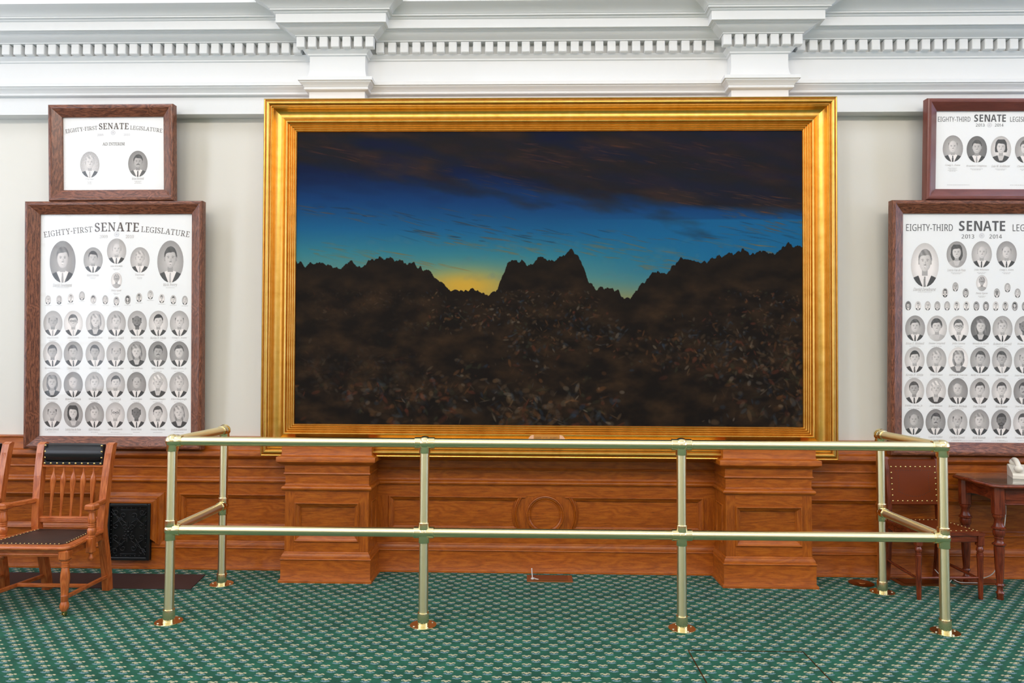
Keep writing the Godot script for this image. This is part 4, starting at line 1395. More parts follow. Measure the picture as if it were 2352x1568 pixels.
# ---------------------------------------------------------------- chairs
func bar(st: SurfaceTool, a: Vector3, b: Vector3, wd: float, dp: float, bev := 0.003) -> void:
	# a rectangular bar from a to b: wd across (sideways), dp the other way
	var d := (b - a)
	var y := d.normalized()
	var x := Vector3.RIGHT if absf(y.x) < 0.8 else Vector3.UP
	x = (x - y * x.dot(y)).normalized()
	var xf := Transform3D(Basis(x, y, x.cross(y)), a)
	bx(st, Vector3(-wd / 2, 0, -dp / 2), Vector3(wd / 2, d.length(), dp / 2), bev, xf)

func nail(parent: Node3D, p: Vector3, n: Vector3, mesh: Mesh) -> void:
	var o := put_mesh(parent, "nail_head", mesh, M.nail)
	o.transform = at_axis(p, n)

func armchair() -> Node3D:
	var t := thing("armchair", "reddish oak armchair with arrow spindles and black leather headrest, beside the black grille", "chair", Vector3(-2.999, 0, 0.74), "oak armchairs along the left wall")
	var wh: Material = M.chairwood_h
	var wv: Material = M.chairwood_v
	var st: SurfaceTool
	var nm := mb()
	ball(nm, Vector3.ZERO, Vector3(0.0075, 0.005, 0.0075), 12, 6, true)
	var nailm := nm.commit()
	var nm2 := mb()
	ball(nm2, Vector3.ZERO, Vector3(0.005, 0.0035, 0.005), 10, 6, true)
	var naild := nm2.commit()
	# back stiles: kicked rear legs running up into leaning uprights with rounded tops
	for s in [-1.0, 1.0]:
		var side := PackedVector2Array()    # (z, y) outline
		var spine := [[-0.252, 0.0], [-0.236, 0.10], [-0.205, 0.24], [-0.165, 0.38], [-0.150, 0.45], [-0.158, 0.60], [-0.176, 0.78], [-0.198, 0.93], [-0.210, 0.985]]
		for q in spine:
			side.append(Vector2(q[0] + 0.022, q[1]))
		side.append(Vector2(-0.198, 0.992))
		side.append(Vector2(-0.216, 0.999))
		side.append(Vector2(-0.238, 0.992))
		for i in range(spine.size() - 1, -1, -1):
			side.append(Vector2(spine[i][0] - 0.024, spine[i][1]))
		st = mb()
		# x across; the outline's (z, y) is laid into z and y, with the leg narrowing toward the floor
		prism(st, side, -0.0235, 0.0235, Transform3D(Basis(Vector3(0, 0, 1), Vector3(s * 0.030, 1, 0), Vector3(1, 0, 0)), Vector3(s * 0.206, 0, 0)))
		var up := put(t, "back_stile", st, wv)
		st = mb()
		for gx in [-0.010, 0.0, 0.010]:
			bar(st, Vector3(s * 0.2195 + gx, 0.455, -0.1275), Vector3(s * 0.2345 + gx, 0.93, -0.1755), 0.005, 0.004, 0.0015)
		put(up, "fluting", st, wv)
	# padded headrest
	st = mb()
	var hp := PackedVector2Array()
	for q in [[-0.020, 0.860], [0.004, 0.862], [0.016, 0.880], [0.022, 0.915], [0.018, 0.955], [0.006, 0.985], [-0.012, 0.994], [-0.030, 0.985], [-0.034, 0.920], [-0.030, 0.865]]:
		hp.append(Vector2(q[0] - 0.185, q[1]))
	var nrings := 20
	for i in nrings:
		var x0 := lerpf(-0.196, 0.196, float(i) / nrings)
		var x1 := lerpf(-0.196, 0.196, float(i + 1) / nrings)
		var c := Vector2(-0.192, 0.925)
		var k0 := 1.0 - 0.16 * pow(absf(x0) / 0.196, 8.0)
		var k1 := 1.0 - 0.16 * pow(absf(x1) / 0.196, 8.0)
		for j in hp.size():
			var a := hp[j]
			var b := hp[(j + 1) % hp.size()]
			var p := []
			for q in [[a, x0, k0], [b, x0, k0], [b, x1, k1], [a, x1, k1]]:
				var v: Vector2 = c + (q[0] - c) * Vector2(q[2], 0.5 + 0.5 * q[2])
				p.append(Vector3(q[1], v.y, v.x))
			var na2 := (a - c).normalized()
			var nb2 := (b - c).normalized()
			var na := Vector3(0, na2.y * 0.5, na2.x).normalized()
			var nb := Vector3(0, nb2.y * 0.5, nb2.x).normalized()
			quad4(st, p[0], p[1], p[2], p[3], na, nb, nb, na)
	var hd := put(t, "headrest", st, M.leather, "padded black leather headrest with brass nails")
	st = mb()
	bx(st, Vector3(-0.2, 0.850, -0.205), Vector3(0.2, 0.872, -0.166), 0.004)
	bx(st, Vector3(-0.2, 0.850, -0.205), Vector3(-0.184, 0.99, -0.172), 0.003)
	bx(st, Vector3(0.184, 0.850, -0.205), Vector3(0.2, 0.99, -0.172), 0.003)
	put(hd, "leather_edge", st, M.leather)
	for i in 10:
		nail(hd, Vector3(lerpf(-0.190, 0.190, i / 9.0), 0.862, -0.166), Vector3(0, 0, 1), nailm)
	for i in 3:
		for s in [-1.0, 1.0]:
			nail(hd, Vector3(s * 0.192, 0.900 + i * 0.040, -0.172), Vector3(0, 0, 1), nailm)
	st = mb()
	bx(st, Vector3(-0.21, 0.836, -0.202), Vector3(0.21, 0.852, -0.168), 0.003)
	put(t, "headrest_rail", st, wh)
	# lower back rail, reeded
	st = mb()
	bx(st, Vector3(-0.21, 0.472, -0.172), Vector3(0.21, 0.512, -0.144), 0.003)
	for i in 3:
		tube(st, [Vector3(-0.21, 0.482 + i * 0.010, -0.144), Vector3(0.21, 0.482 + i * 0.010, -0.144)], 0.0042, 8)
	put(t, "back_rail", st, wh)
	for i in 5:
		st = mb()
		var x := -0.136 + 0.068 * i
		lathe(st, [[0.0075, 0.0], [0.007, 0.04], [0.009, 0.10], [0.0125, 0.16], [0.0165, 0.20], [0.0188, 0.235], [0.0185, 0.250], [0.015, 0.266], [0.008, 0.284], [0.0058, 0.30], [0.0055, 0.345]], Transform3D(Basis(Vector3(1, 0, 0), Vector3(0, 1, -0.075), Vector3(0, 0, 1)), Vector3(x, 0.508, -0.158)), 14, Vector2(1, 0.7))
		put(t, "spindle", st, wv)
	# seat frame: nosed seat board with rounded front corners, apron below
	var outline := PackedVector2Array()
	outline.append(Vector2(-0.225, -0.165))
	outline.append(Vector2(0.225, -0.165))
	for cc in [[1.0], [-1.0]]:
		var sg: float = cc[0]
		for i in 7:
			var a := (i / 6.0 if sg > 0 else 1.0 - i / 6.0) * PI / 2
			outline.append(Vector2(sg * (0.232 + 0.050 * cos(a)), 0.236 + 0.050 * sin(a)))
	st = mb()
	prism(st, outline, -0.430, -0.403, Transform3D(Basis(Vector3(1, 0, 0), Vector3(0, 0, 1), Vector3(0, -1, 0)), Vector3.ZERO))
	var seat := put(t, "seat_frame", st, wh)
	st = mb()
	var edge := []
	for i in range(1, outline.size()):
		edge.append(Vector3(outline[i].x, 0.4165, outline[i].y))
	edge.append(Vector3(outline[0].x, 0.4165, outline[0].y))
	tube(st, edge, 0.0125, 8)
	put(seat, "nosing", st, wh)
	st = mb()
	bx(st, Vector3(-0.232, 0.358, 0.222), Vector3(0.232, 0.405, 0.258), 0.003)
	tube(st, [Vector3(-0.23, 0.372, 0.258), Vector3(0.23, 0.372, 0.258)], 0.006, 8)
	put(t, "front_apron", st, wh)
	for s in [-1.0, 1.0]:
		st = mb()
		bar(st, Vector3(s * 0.210, 0.382, -0.15), Vector3(s * 0.252, 0.382, 0.24), 0.026, 0.046)
		put(t, "side_apron", st, wh)
	st = mb()
	bx(st, Vector3(-0.21, 0.36, -0.17), Vector3(0.21, 0.405, -0.145), 0.003)
	put(t, "rear_apron", st, wh)
	# leather seat with close brass nails
	var pad := PackedVector2Array([Vector2(-0.190, -0.135), Vector2(0.190, -0.135), Vector2(0.236, 0.215), Vector2(0.205, 0.246), Vector2(-0.205, 0.246), Vector2(-0.236, 0.215)])
	st = mb()
	prism(st, pad, -0.4335, -0.425, Transform3D(Basis(Vector3(1, 0, 0), Vector3(0, 0, 1), Vector3(0, -1, 0)), Vector3.ZERO))
	var rows := 5
	for j in rows:                       # a low crown of leather
		for i in 24:
			var a0 := TAU * i / 24
			var a1 := TAU * (i + 1) / 24
			var p := []
			var ns := []
			for q in [[a0, j], [a1, j], [a1, j + 1], [a0, j + 1]]:
				var rr: float = 1.0 - float(q[1]) / rows
				p.append(Vector3(0.185 * rr * cos(q[0]), 0.4334 + 0.010 * (1.0 - rr * rr), 0.055 + 0.165 * rr * sin(q[0])))
				ns.append(Vector3(0.10 * rr * cos(q[0]), 1, 0.10 * rr * sin(q[0])).normalized())
			quad4(st, p[0], p[1], p[2], p[3], ns[0], ns[1], ns[2], ns[3])
	var lp := put(t, "seat_leather", st, M.seatleather, "worn dark leather seat")
	for i in 16:
		nail(lp, Vector3(lerpf(-0.200, 0.200, i / 15.0), 0.4335, 0.240), Vector3.UP, naild)
	for i in 13:
		for s in [-1.0, 1.0]:
			nail(lp, Vector3(s * lerpf(0.188, 0.229, i / 12.0), 0.4335, lerpf(-0.12, 0.21, i / 12.0)), Vector3.UP, naild)
	# front legs: block, rings, vase, ball foot and a brass caster
	for s in [-1.0, 1.0]:
		st = mb()
		bx(st, Vector3(s * 0.251 - 0.031, 0.340, 0.228), Vector3(s * 0.251 + 0.031, 0.404, 0.286), 0.010)
		lathe(st, [[0.0, 0.033], [0.014, 0.034], [0.022, 0.045], [0.026, 0.058], [0.0265, 0.068], [0.023, 0.082], [0.019, 0.092], [0.0205, 0.095], [0.0205, 0.124], [0.022, 0.128], [0.020, 0.132], [0.0205, 0.150], [0.0225, 0.180], [0.026, 0.215], [0.0268, 0.230], [0.0255, 0.255], [0.0205, 0.290], [0.0185, 0.297], [0.024, 0.300], [0.024, 0.306], [0.019, 0.309], [0.0225, 0.312], [0.0225, 0.316], [0.019, 0.319], [0.024, 0.323], [0.024, 0.331], [0.019, 0.335], [0.020, 0.342]], Transform3D(Basis.IDENTITY, Vector3(s * 0.251, 0, 0.252)), 22)
		var lg := put(t, "front_leg", st, wv)
		st = mb()
		lathe(st, [[0.0, 0.026], [0.013, 0.027], [0.015, 0.036], [0.012, 0.040]], Transform3D(Basis.IDENTITY, Vector3(s * 0.251, 0, 0.252)), 16)
		bx(st, Vector3(s * 0.251 - 0.010, 0.010, 0.236), Vector3(s * 0.251 - 0.007, 0.030, 0.262), 0.001)
		bx(st, Vector3(s * 0.251 + 0.007, 0.010, 0.236), Vector3(s * 0.251 + 0.010, 0.030, 0.262), 0.001)
		lathe(st, [[0.0, -0.006], [0.0125, -0.006], [0.014, -0.003], [0.014, 0.003], [0.0125, 0.006], [0.0, 0.006]], at_axis(Vector3(s * 0.251, 0.0142, 0.244), Vector3.RIGHT), 18)
		put(lg, "caster", st, M.nail, "small brass caster")
	# stretchers
	for s in [-1.0, 1.0]:
		st = mb()
		bar(st, Vector3(s * 0.214, 0.098, -0.232), Vector3(s * 0.248, 0.112, 0.242), 0.020, 0.026, 0.005)
		put(t, "side_stretcher", st, wh)
	st = mb()
	bar(st, Vector3(-0.228, 0.106, 0.0), Vector3(0.228, 0.106, 0.0), 0.024, 0.020, 0.005)
	put(t, "cross_stretcher", st, wh)
	# arms on turned supports with a drop finial
	for s in [-1.0, 1.0]:
		st = mb()
		bar(st, Vector3(s * 0.232, 0.618, -0.150), Vector3(s * 0.276, 0.620, 0.040), 0.034, 0.032, 0.006)
		bx(st, Vector3(s * 0.284 - 0.032, 0.600, 0.026), Vector3(s * 0.284 + 0.032, 0.640, 0.098), 0.009)
		put(t, "arm", st, wh)
		st = mb()
		lathe(st, [[0.019, 0.425], [0.022, 0.430], [0.022, 0.438], [0.017, 0.442], [0.024, 0.454], [0.0265, 0.468], [0.024, 0.484], [0.018, 0.492], [0.022, 0.497], [0.022, 0.502], [0.019, 0.505], [0.022, 0.509], [0.022, 0.514], [0.019, 0.517], [0.023, 0.522], [0.025, 0.535], [0.0235, 0.552], [0.018, 0.575], [0.017, 0.586], [0.022, 0.590], [0.022, 0.597], [0.017, 0.602]], Transform3D(Basis.IDENTITY, Vector3(s * 0.286, 0, 0.062)), 20)
		bx(st, Vector3(s * 0.284 - 0.022, 0.336, 0.040), Vector3(s * 0.284 + 0.022, 0.430, 0.084), 0.004)
		var sp := put(t, "arm_support", st, wv)
		st = mb()
		lathe(st, [[0.0, 0.284], [0.010, 0.286], [0.0165, 0.296], [0.0165, 0.304], [0.011, 0.316], [0.008, 0.326], [0.012, 0.332], [0.012, 0.338]], Transform3D(Basis.IDENTITY, Vector3(s * 0.286, 0, 0.062)), 16)
		put(sp, "drop_finial", st, wv)
	return t

func side_chair() -> void:
	var t := thing("side_chair", "dark mahogany side chair with nailed brown leather back, beside the telephone table", "chair", Vector3(2.842, 0, 0.262))
	t.rotation.y = 0.05
	var wh: Material = M.mahogany_h
	var wv: Material = M.mahogany_v
	var st: SurfaceTool
	var nm := mb()
	ball(nm, Vector3.ZERO, Vector3(0.0068, 0.0045, 0.0068), 12, 6, true)
	var nailm := nm.commit()
	for s in [-1.0, 1.0]:
		var side := PackedVector2Array()
		var spine := [[-0.215, 0.0], [-0.195, 0.14], [-0.175, 0.30], [-0.170, 0.44], [-0.178, 0.62], [-0.192, 0.80], [-0.205, 0.872]]
		for q in spine:
			side.append(Vector2(q[0] + 0.017, q[1]))
		side.append(Vector2(-0.196, 0.886))
		side.append(Vector2(-0.222, 0.884))
		for i in range(spine.size() - 1, -1, -1):
			side.append(Vector2(spine[i][0] - 0.017, spine[i][1]))
		st = mb()
		prism(st, side, -0.016, 0.016, Transform3D(Basis(Vector3(0, 0, 1), Vector3(0, 1, 0), Vector3(1, 0, 0)), Vector3(s * 0.182, 0, 0)))
		put(t, "back_stile", st, wv)
	st = mb()
	var panel := Transform3D(Basis(Vector3.RIGHT, -0.085), Vector3(0, 0.545, -0.160))
	bx(st, Vector3(-0.178, 0, -0.012), Vector3(0.178, 0.325, 0.008), 0.008, panel)
	var bk := put(t, "leather_back", st, M.brownleather, "brown leather back panel with brass nails")
	for i in 10:
		for y in [0.030, 0.272]:
			nail(bk, panel * Vector3(lerpf(-0.160, 0.160, i / 9.0), y, 0.008), panel.basis.z, nailm)
	for i in 5:
		for s in [-1.0, 1.0]:
			nail(bk, panel * Vector3(s * 0.160, 0.070 + i * 0.040, 0.008), panel.basis.z, nailm)
	st = mb()
	for i in 15:                         # punched line inside the border
		for y in [0.245]:
			ball(st, panel * Vector3(lerpf(-0.125, 0.125, i / 14.0), y, 0.0078), Vector3(0.003, 0.003, 0.001), 8, 4)
	for i in 9:
		for s in [-1.0, 1.0]:
			ball(st, panel * Vector3(s * (0.113 - 0.004 * sin(i * 0.4)), 0.225 - i * 0.016, 0.0078), Vector3(0.003, 0.003, 0.001), 8, 4)
	for i in 15:
		var u := i / 14.0 * 2.0 - 1.0
		ball(st, panel * Vector3(u * 0.100, 0.062 + 0.030 * u * u, 0.0078), Vector3(0.003, 0.003, 0.001), 8, 4)
	put(bk, "punched_line", st, M.seatleather)
	st = mb()
	prism(st, PackedVector2Array([Vector2(-0.205, -0.195), Vector2(0.205, -0.195), Vector2(0.228, 0.235), Vector2(-0.228, 0.235)]), -0.440, -0.422, Transform3D(Basis(Vector3(1, 0, 0), Vector3(0, 0, 1), Vector3(0, -1, 0)), Vector3.ZERO))
	var seat := put(t, "seat_frame", st, wh)
	st = mb()
	prism(st, PackedVector2Array([Vector2(-0.175, -0.140), Vector2(0.175, -0.140), Vector2(0.205, 0.212), Vector2(-0.205, 0.212)]), -0.448, -0.438, Transform3D(Basis(Vector3(1, 0, 0), Vector3(0, 0, 1), Vector3(0, -1, 0)), Vector3.ZERO))
	var ls := put(t, "leather_seat", st, M.brownleather, "brown leather seat edged with brass nails")
	for i in 12:
		nail(ls, Vector3(lerpf(-0.195, 0.195, i / 11.0), 0.448, 0.202), Vector3.UP, nailm)
		nail(ls, Vector3(lerpf(-0.165, 0.165, i / 11.0), 0.448, -0.130), Vector3.UP, nailm)
	for i in range(1, 10):
		for s in [-1.0, 1.0]:
			nail(ls, Vector3(s * lerpf(0.166, 0.196, i / 10.0), 0.448, lerpf(-0.13, 0.202, i / 10.0)), Vector3.UP, nailm)
	st = mb()
	bx(st, Vector3(-0.205, 0.375, 0.195), Vector3(0.205, 0.423, 0.218), 0.003)
	put(t, "front_apron", st, wh)
	for s in [-1.0, 1.0]:
		st = mb()
		bar(st, Vector3(s * 0.186, 0.398, -0.17), Vector3(s * 0.204, 0.398, 0.20), 0.022, 0.046)
		put(t, "side_apron", st, wh)
		st = mb()
		bx(st, Vector3(s * 0.208 - 0.021, 0.352, 0.188), Vector3(s * 0.208 + 0.021, 0.424, 0.230), 0.004)
		lathe(st, [[0.0, 0.0], [0.0135, 0.0], [0.014, 0.002], [0.0155, 0.05], [0.0165, 0.12], [0.0175, 0.20], [0.019, 0.255], [0.021, 0.280], [0.0215, 0.292], [0.016, 0.297], [0.020, 0.300], [0.020, 0.305], [0.016, 0.308], [0.021, 0.316], [0.0225, 0.326], [0.020, 0.338], [0.015, 0.346], [0.019, 0.349], [0.019, 0.354]], Transform3D(Basis.IDENTITY, Vector3(s * 0.208, 0, 0.209)), 20)
		put(t, "front_leg", st, wv)
		st = mb()
		lathe(st, [[0.007, 0.0], [0.009, 0.08], [0.0115, 0.20], [0.009, 0.32], [0.007, 0.41]], at_axis(Vector3(s * 0.192, 0.150, -0.195), Vector3(s * 0.014, -0.020, 0.41)), 12)
		put(t, "side_stretcher", st, wh)
	st = mb()
	lathe(st, [[0.007, 0.0], [0.009, 0.10], [0.0125, 0.208], [0.009, 0.316], [0.007, 0.416]], at_axis(Vector3(-0.208, 0.140, 0.209), Vector3.RIGHT), 12)
	put(t, "front_stretcher", st, wh)

func chairs() -> void:
	var a := armchair()
	var b := a.duplicate()
	b.name = numbered("armchair")
	add_child(b)
	b.position = Vector3(-3.705, 0, 0.748)
	b.set_meta("label", "oak armchair cut off by the left edge of the photo")
	side_chair()

# ---------------------------------------------------------------- table with telephone
func table_and_phone() -> void:
	var t := thing("side_table", "dark mahogany table with turned legs and a sheet of glass on top", "table", Vector3(3.62, 0, 0.285))
	var o := -t.position
	var xa := 3.125
	var xb := 4.12
	var za := 0.052
	var zb := 0.522
	var st := mb()
	var c := 0.040
	var poly := PackedVector2Array([Vector2(xa + c, za), Vector2(xb - c, za), Vector2(xb, za + c), Vector2(xb, zb - c), Vector2(xb - c, zb), Vector2(xa + c, zb), Vector2(xa, zb - c), Vector2(xa, za + c)])
	prism(st, poly, -0.762, -0.738, Transform3D(Basis(Vector3(1, 0, 0), Vector3(0, 0, 1), Vector3(0, -1, 0)), o))
	var tp := put(t, "table_top", st, M.mahogany_h)
	st = mb()
	var rim := []
	for p in poly:
		rim.append(Vector3(p.x, 0.750, p.y) + o)
	rim.append(rim[0])
	tube(st, rim, 0.0115, 10)
	put(tp, "rounded_edge", st, M.mahogany_h)
	st = mb()
	var gp := PackedVector2Array()
	var mid := Vector2((xa + xb) / 2, (za + zb) / 2)
	for p in poly:
		gp.append(mid + (p - mid) * Vector2(0.985, 0.97))
	prism(st, gp, -0.7695, -0.7635, Transform3D(Basis(Vector3(1, 0, 0), Vector3(0, 0, 1), Vector3(0, -1, 0)), o))
	var gm := mat(Color(0.55, 0.66, 0.60, 0.10), 0.03)
	gm.transparency = BaseMaterial3D.TRANSPARENCY_ALPHA
	put(t, "glass_sheet", st, gm)
	for lx in [xa + 0.062, xb - 0.062]:
		for lz in [za + 0.058, zb - 0.062]:
			st = mb()
			var blk := PackedVector2Array()
			for q in [[-0.036, -0.018], [-0.018, -0.036], [0.018, -0.036], [0.036, -0.018], [0.036, 0.018], [0.018, 0.036], [-0.018, 0.036], [-0.036, 0.018]]:
				blk.append(Vector2(lx + q[0], lz + q[1]))
			prism(st, blk, -0.739, -0.562, Transform3D(Basis(Vector3(1, 0, 0), Vector3(0, 0, 1), Vector3(0, -1, 0)), o))
			lathe(st, [[0.0, 0.0], [0.019, 0.0], [0.021, 0.004], [0.020, 0.030], [0.023, 0.036], [0.025, 0.044], [0.021, 0.050], [0.017, 0.056], [0.018, 0.085], [0.026, 0.092], [0.026, 0.098], [0.020, 0.106], [0.021, 0.12], [0.027, 0.22], [0.031, 0.330], [0.030, 0.350], [0.041, 0.360], [0.041, 0.366], [0.030, 0.372], [0.024, 0.385], [0.025, 0.400], [0.030, 0.405], [0.025, 0.410], [0.033, 0.420], [0.037, 0.440], [0.034, 0.458], [0.043, 0.466], [0.043, 0.474], [0.033, 0.480], [0.027, 0.500], [0.025, 0.525], [0.031, 0.536], [0.036, 0.545], [0.036, 0.556], [0.030, 0.563]], Transform3D(Basis.IDENTITY, Vector3(lx, 0, lz) + o), 24)
			put(t, "leg", st, M.mahogany_v)
	for z in [za + 0.062, zb - 0.072]:
		st = mb()
		bx(st, Vector3(xa + 0.09, 0.622, z - 0.011) + o, Vector3(xb - 0.09, 0.740, z + 0.011) + o, 0.002)
		put(t, "apron", st, M.mahogany_h)
	st = mb()
	bx(st, Vector3(xa + 0.105, 0.650, zb - 0.062) + o, Vector3(xb - 0.105, 0.722, zb - 0.056) + o, 0.003)
	put(t, "drawer_front", st, M.mahogany_h)
	st = mb()
	tube(st, [Vector3(xa + 0.09, 0.625, zb - 0.060) + o, Vector3(xb - 0.09, 0.625, zb - 0.060) + o], 0.006, 8)
	put(t, "apron_bead", st, M.mahogany_h)
	for x in [xa + 0.062, xb - 0.062]:     # arched side aprons
		st = mb()
		var ap := PackedVector2Array([Vector2(za + 0.085, 0.740), Vector2(za + 0.085, 0.640)])
		for i in 13:
			var u := i / 12.0
			ap.append(Vector2(lerpf(za + 0.10, zb - 0.10, u), 0.655 - 0.012 * pow(absf(2.0 * u - 1.0), 3.0)))
		ap.append(Vector2(zb - 0.085, 0.600))
		ap.append(Vector2(zb - 0.085, 0.740))
		prism(st, ap, x - 0.010, x + 0.010, Transform3D(Basis(Vector3(0, 0, 1), Vector3(0, 1, 0), Vector3(1, 0, 0)), o))
		put(t, "side_apron", st, M.mahogany_h)
	# telephone
	var p := thing("telephone", "cream desk telephone on the glass-topped table", "telephone", Vector3(3.535, 0.7700, 0.235))
	p.rotation.y = -0.45
	st = mb()
	var side := PackedVector2Array([Vector2(-0.11, 0.0), Vector2(0.11, 0.0), Vector2(0.112, 0.022), Vector2(0.100, 0.034), Vector2(-0.085, 0.078), Vector2(-0.108, 0.074), Vector2(-0.114, 0.060)])
	prism(st, side, -0.095, 0.095, Transform3D(Basis(Vector3(0, 0, 1), Vector3(0, 1, 0), Vector3(1, 0, 0)), Vector3.ZERO))
	put(p, "base", st, M.phone)
	st = mb()
	for i in 12:
		var row := i / 3
		var col := i % 3
		bx(st, Vector3(0.010 + col * 0.022, 0.058 - row * 0.0055, -0.025 + row * 0.022), Vector3(0.025 + col * 0.022, 0.066 - row * 0.0055, -0.012 + row * 0.022), 0.001)
	put(p, "keys", st, mat(srgb(120, 112, 104), 0.5))
	st = mb()
	var hs := curve_points([Vector3(-0.058, 0.078, -0.105), Vector3(-0.058, 0.108, -0.080), Vector3(-0.058, 0.112, 0.0), Vector3(-0.058, 0.088, 0.075), Vector3(-0.058, 0.058, 0.098)], 6)
	tube(st, hs, 0.017, 14)
	ball(st, Vector3(-0.058, 0.092, -0.088), Vector3(0.028, 0.024, 0.030), 16, 10)
	ball(st, Vector3(-0.058, 0.066, 0.085), Vector3(0.028, 0.024, 0.030), 16, 10)
	put(p, "handset", st, M.phone)
	var cd := thing("phone_cord", "thin white cord hanging behind the table leg down toward the wall", "cord", Vector3(3.30, 0, 0.2))
	st = mb()
	tube(st, curve_points([Vector3(0.030, 0.615, 0.12), Vector3(0.028, 0.52, 0.12), Vector3(0.018, 0.40, 0.11), Vector3(0.004, 0.26, 0.09), Vector3(-0.012, 0.13, 0.06), Vector3(-0.055, 0.075, 0.03), Vector3(-0.105, 0.060, 0.0), Vector3(-0.130, 0.062, -0.015)], 8), 0.0030, 8)
	put(cd, "cord", st, M.cord)
	var c2 := thing("white_cable", "thin white cord lying across the brass floor plate beside the brown leather chair", "cord", Vector3(3.0, 0, 0.12))
	st = mb()
	tube(st, curve_points([Vector3(-0.03, 0.090, -0.02), Vector3(0.0, 0.050, 0.0), Vector3(0.045, 0.012, 0.02), Vector3(0.075, 0.030, 0.01), Vector3(0.12, 0.012, 0.02), Vector3(0.20, 0.0115, 0.025), Vector3(0.27, 0.0115, 0.03)], 8), 0.0028, 8)
	put(c2, "cord", st, M.cord)

# ---------------------------------------------------------------- lamps hanging over the chamber, out of the picture
func chandeliers() -> void:
	var glow := mat(Color(1.0, 0.93, 0.82), 0.5)
	glow.emission_enabled = true
	glow.emission = Color(1.0, 0.96, 0.92)
	glow.emission_energy_multiplier = 4.0
	var n := 0
	for x in [-2.8, 0.4, 2.9]:
		n += 1
		var t := thing("chandelier", "brass ring chandelier of milky globes, %s" % ["on the left", "in the middle", "on the right"][n - 1], "chandelier", Vector3(x, 5.7, 7.2), "ring chandeliers")
		var st := mb()
		tube(st, [Vector3(0, 0, 0), Vector3(0, 6.3, 0)], 0.02, 10)
		put(t, "rod", st, M.brassfit)
		st = mb()
		var ring := []
		for i in 33:
			ring.append(Vector3(0.8 * cos(TAU * i / 32), 0, 0.8 * sin(TAU * i / 32)))
		tube(st, ring, 0.03, 10)
		for i in 3:
			var d := Vector3(cos(TAU * i / 6), 0, sin(TAU * i / 6)) * 0.8
			tube(st, [-d, d], 0.018, 8)
		put(t, "ring", st, M.brassfit)
		for i in 6:
			var p := Vector3(0.8 * cos(TAU * i / 6), -0.14, 0.8 * sin(TAU * i / 6))
			st = mb()
			ball(st, p, Vector3.ONE * 0.11, 20, 12)
			put(t, "lamp_globe", st, glow)
			var l := OmniLight3D.new()
			l.name = "globe_light"
			l.light_color = Color(1.0, 0.96, 0.92)
			l.light_energy = 1.5
			l.light_size = 0.1
			l.omni_range = 40.0
			l.omni_attenuation = 2.0
			l.shadow_enabled = true
			l.position = p
			t.add_child(l, true)

# ---------------------------------------------------------------- things on the floor
func floor_plate(label: String, x0: float, x1: float, z0: float, z1: float) -> Node3D:
	var c := Vector3((x0 + x1) / 2, 0, (z0 + z1) / 2)
	var t := thing("floor_box", label, "floor box", c)
	var hx := (x1 - x0) / 2
	var hz := (z1 - z0) / 2
	board(t, "plate", Vector3(-hx, 0, -hz), Vector3(hx, 0.005, hz), M.plate, 0.002)
	board(t, "lid", Vector3(-hx * 0.80, 0.005, -hz * 0.86), Vector3(hx * 0.80, 0.008, hz * 0.62), M.oldbrass, 0.0015)
	return t

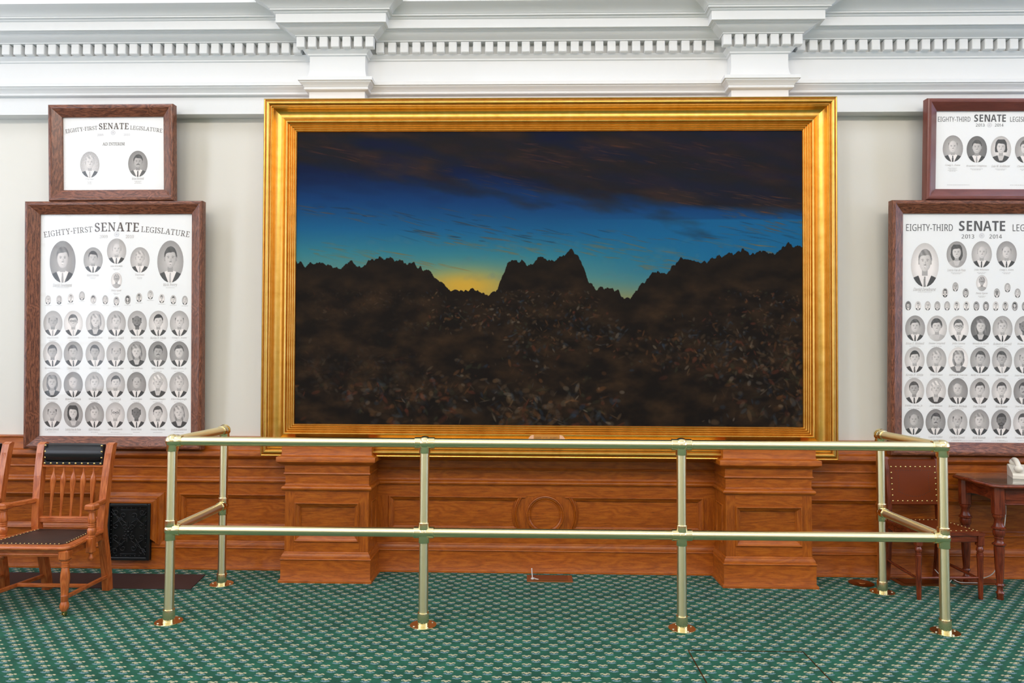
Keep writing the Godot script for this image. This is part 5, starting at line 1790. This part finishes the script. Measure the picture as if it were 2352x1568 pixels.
func floor_things() -> void:
	var m := thing("floor_runner", "dark brown runner mat on the carpet behind the armchairs", "mat", Vector3(-3.4, 0, 0.3))
	var st := mb()
	prism(st, PackedVector2Array([Vector2(-1.6, -0.160), Vector2(1.115, -0.160), Vector2(1.165, 0.164), Vector2(-1.6, 0.164)]), -0.005, 0.0, Transform3D(Basis(Vector3(1, 0, 0), Vector3(0, 0, 1), Vector3(0, -1, 0)), Vector3.ZERO))
	put(m, "mat_sheet", st, M.mat)
	var fb := floor_plate("rectangular brass floor box below the ring panel, under the painting", 0.051, 0.379, 0.056, 0.217)
	st = mb()
	tube(st, curve_points([Vector3(-0.128, 0.055, -0.070), Vector3(-0.127, 0.03, -0.05), Vector3(-0.124, 0.012, 0.005), Vector3(-0.128, 0.009, 0.03)], 6), 0.004, 8)
	tube(st, curve_points([Vector3(-0.122, 0.012, 0.01), Vector3(-0.10, 0.010, 0.03), Vector3(-0.08, 0.009, 0.04)], 6), 0.003, 8)
	ball(st, Vector3(-0.124, 0.010, 0.025), Vector3(0.012, 0.006, 0.018), 12, 8)
	put(fb, "cable_stub", st, M.cord, "short white cable stub")
	floor_plate("brass floor box between the legs of the brown leather chair", 2.682, 3.060, 0.036, 0.202)
	floor_plate("brass floor box under the telephone table, white cord on it", 3.118, 3.430, 0.030, 0.166)
	var rp := thing("floor_box", "round brass floor cover beside the foot of a rear railing post", "floor box", Vector3(2.425, 0, 0.150))
	st = mb()
	lathe(st, [[0.085, 0.0], [0.085, 0.003], [0.080, 0.005], [0.0, 0.006]], Transform3D.IDENTITY, 32)
	put(rp, "cover", st, M.oldbrass)
	st = mb()
	lathe(st, [[0.030, 0.005], [0.029, 0.008], [0.0, 0.009]], Transform3D.IDENTITY, 24)
	put(rp, "cap", st, M.plate)
	# carpeted hatch with a thin brass edging
	var hx0 := 0.920
	var hx1 := 1.538
	var hz0 := 1.363
	var hz1 := 1.980
	var h := thing("floor_hatch", "square carpeted floor hatch edged with a thin brass strip", "hatch", Vector3((hx0 + hx1) / 2, 0, (hz0 + hz1) / 2))
	var a := (hx1 - hx0) / 2
	var b := (hz1 - hz0) / 2
	board(h, "carpet_panel", Vector3(-a + 0.006, 0, -b + 0.006), Vector3(a - 0.006, 0.002, b - 0.006), M.carpet)
	for e in [[-a, a, -b, -b + 0.003], [-a, a, b - 0.003, b], [-a, -a + 0.004, -b, b], [a - 0.003, a, -b, b]]:
		board(h, "edge_strip", Vector3(e[0], 0, e[2]), Vector3(e[1], 0.0035, e[3]), M.oldbrass)
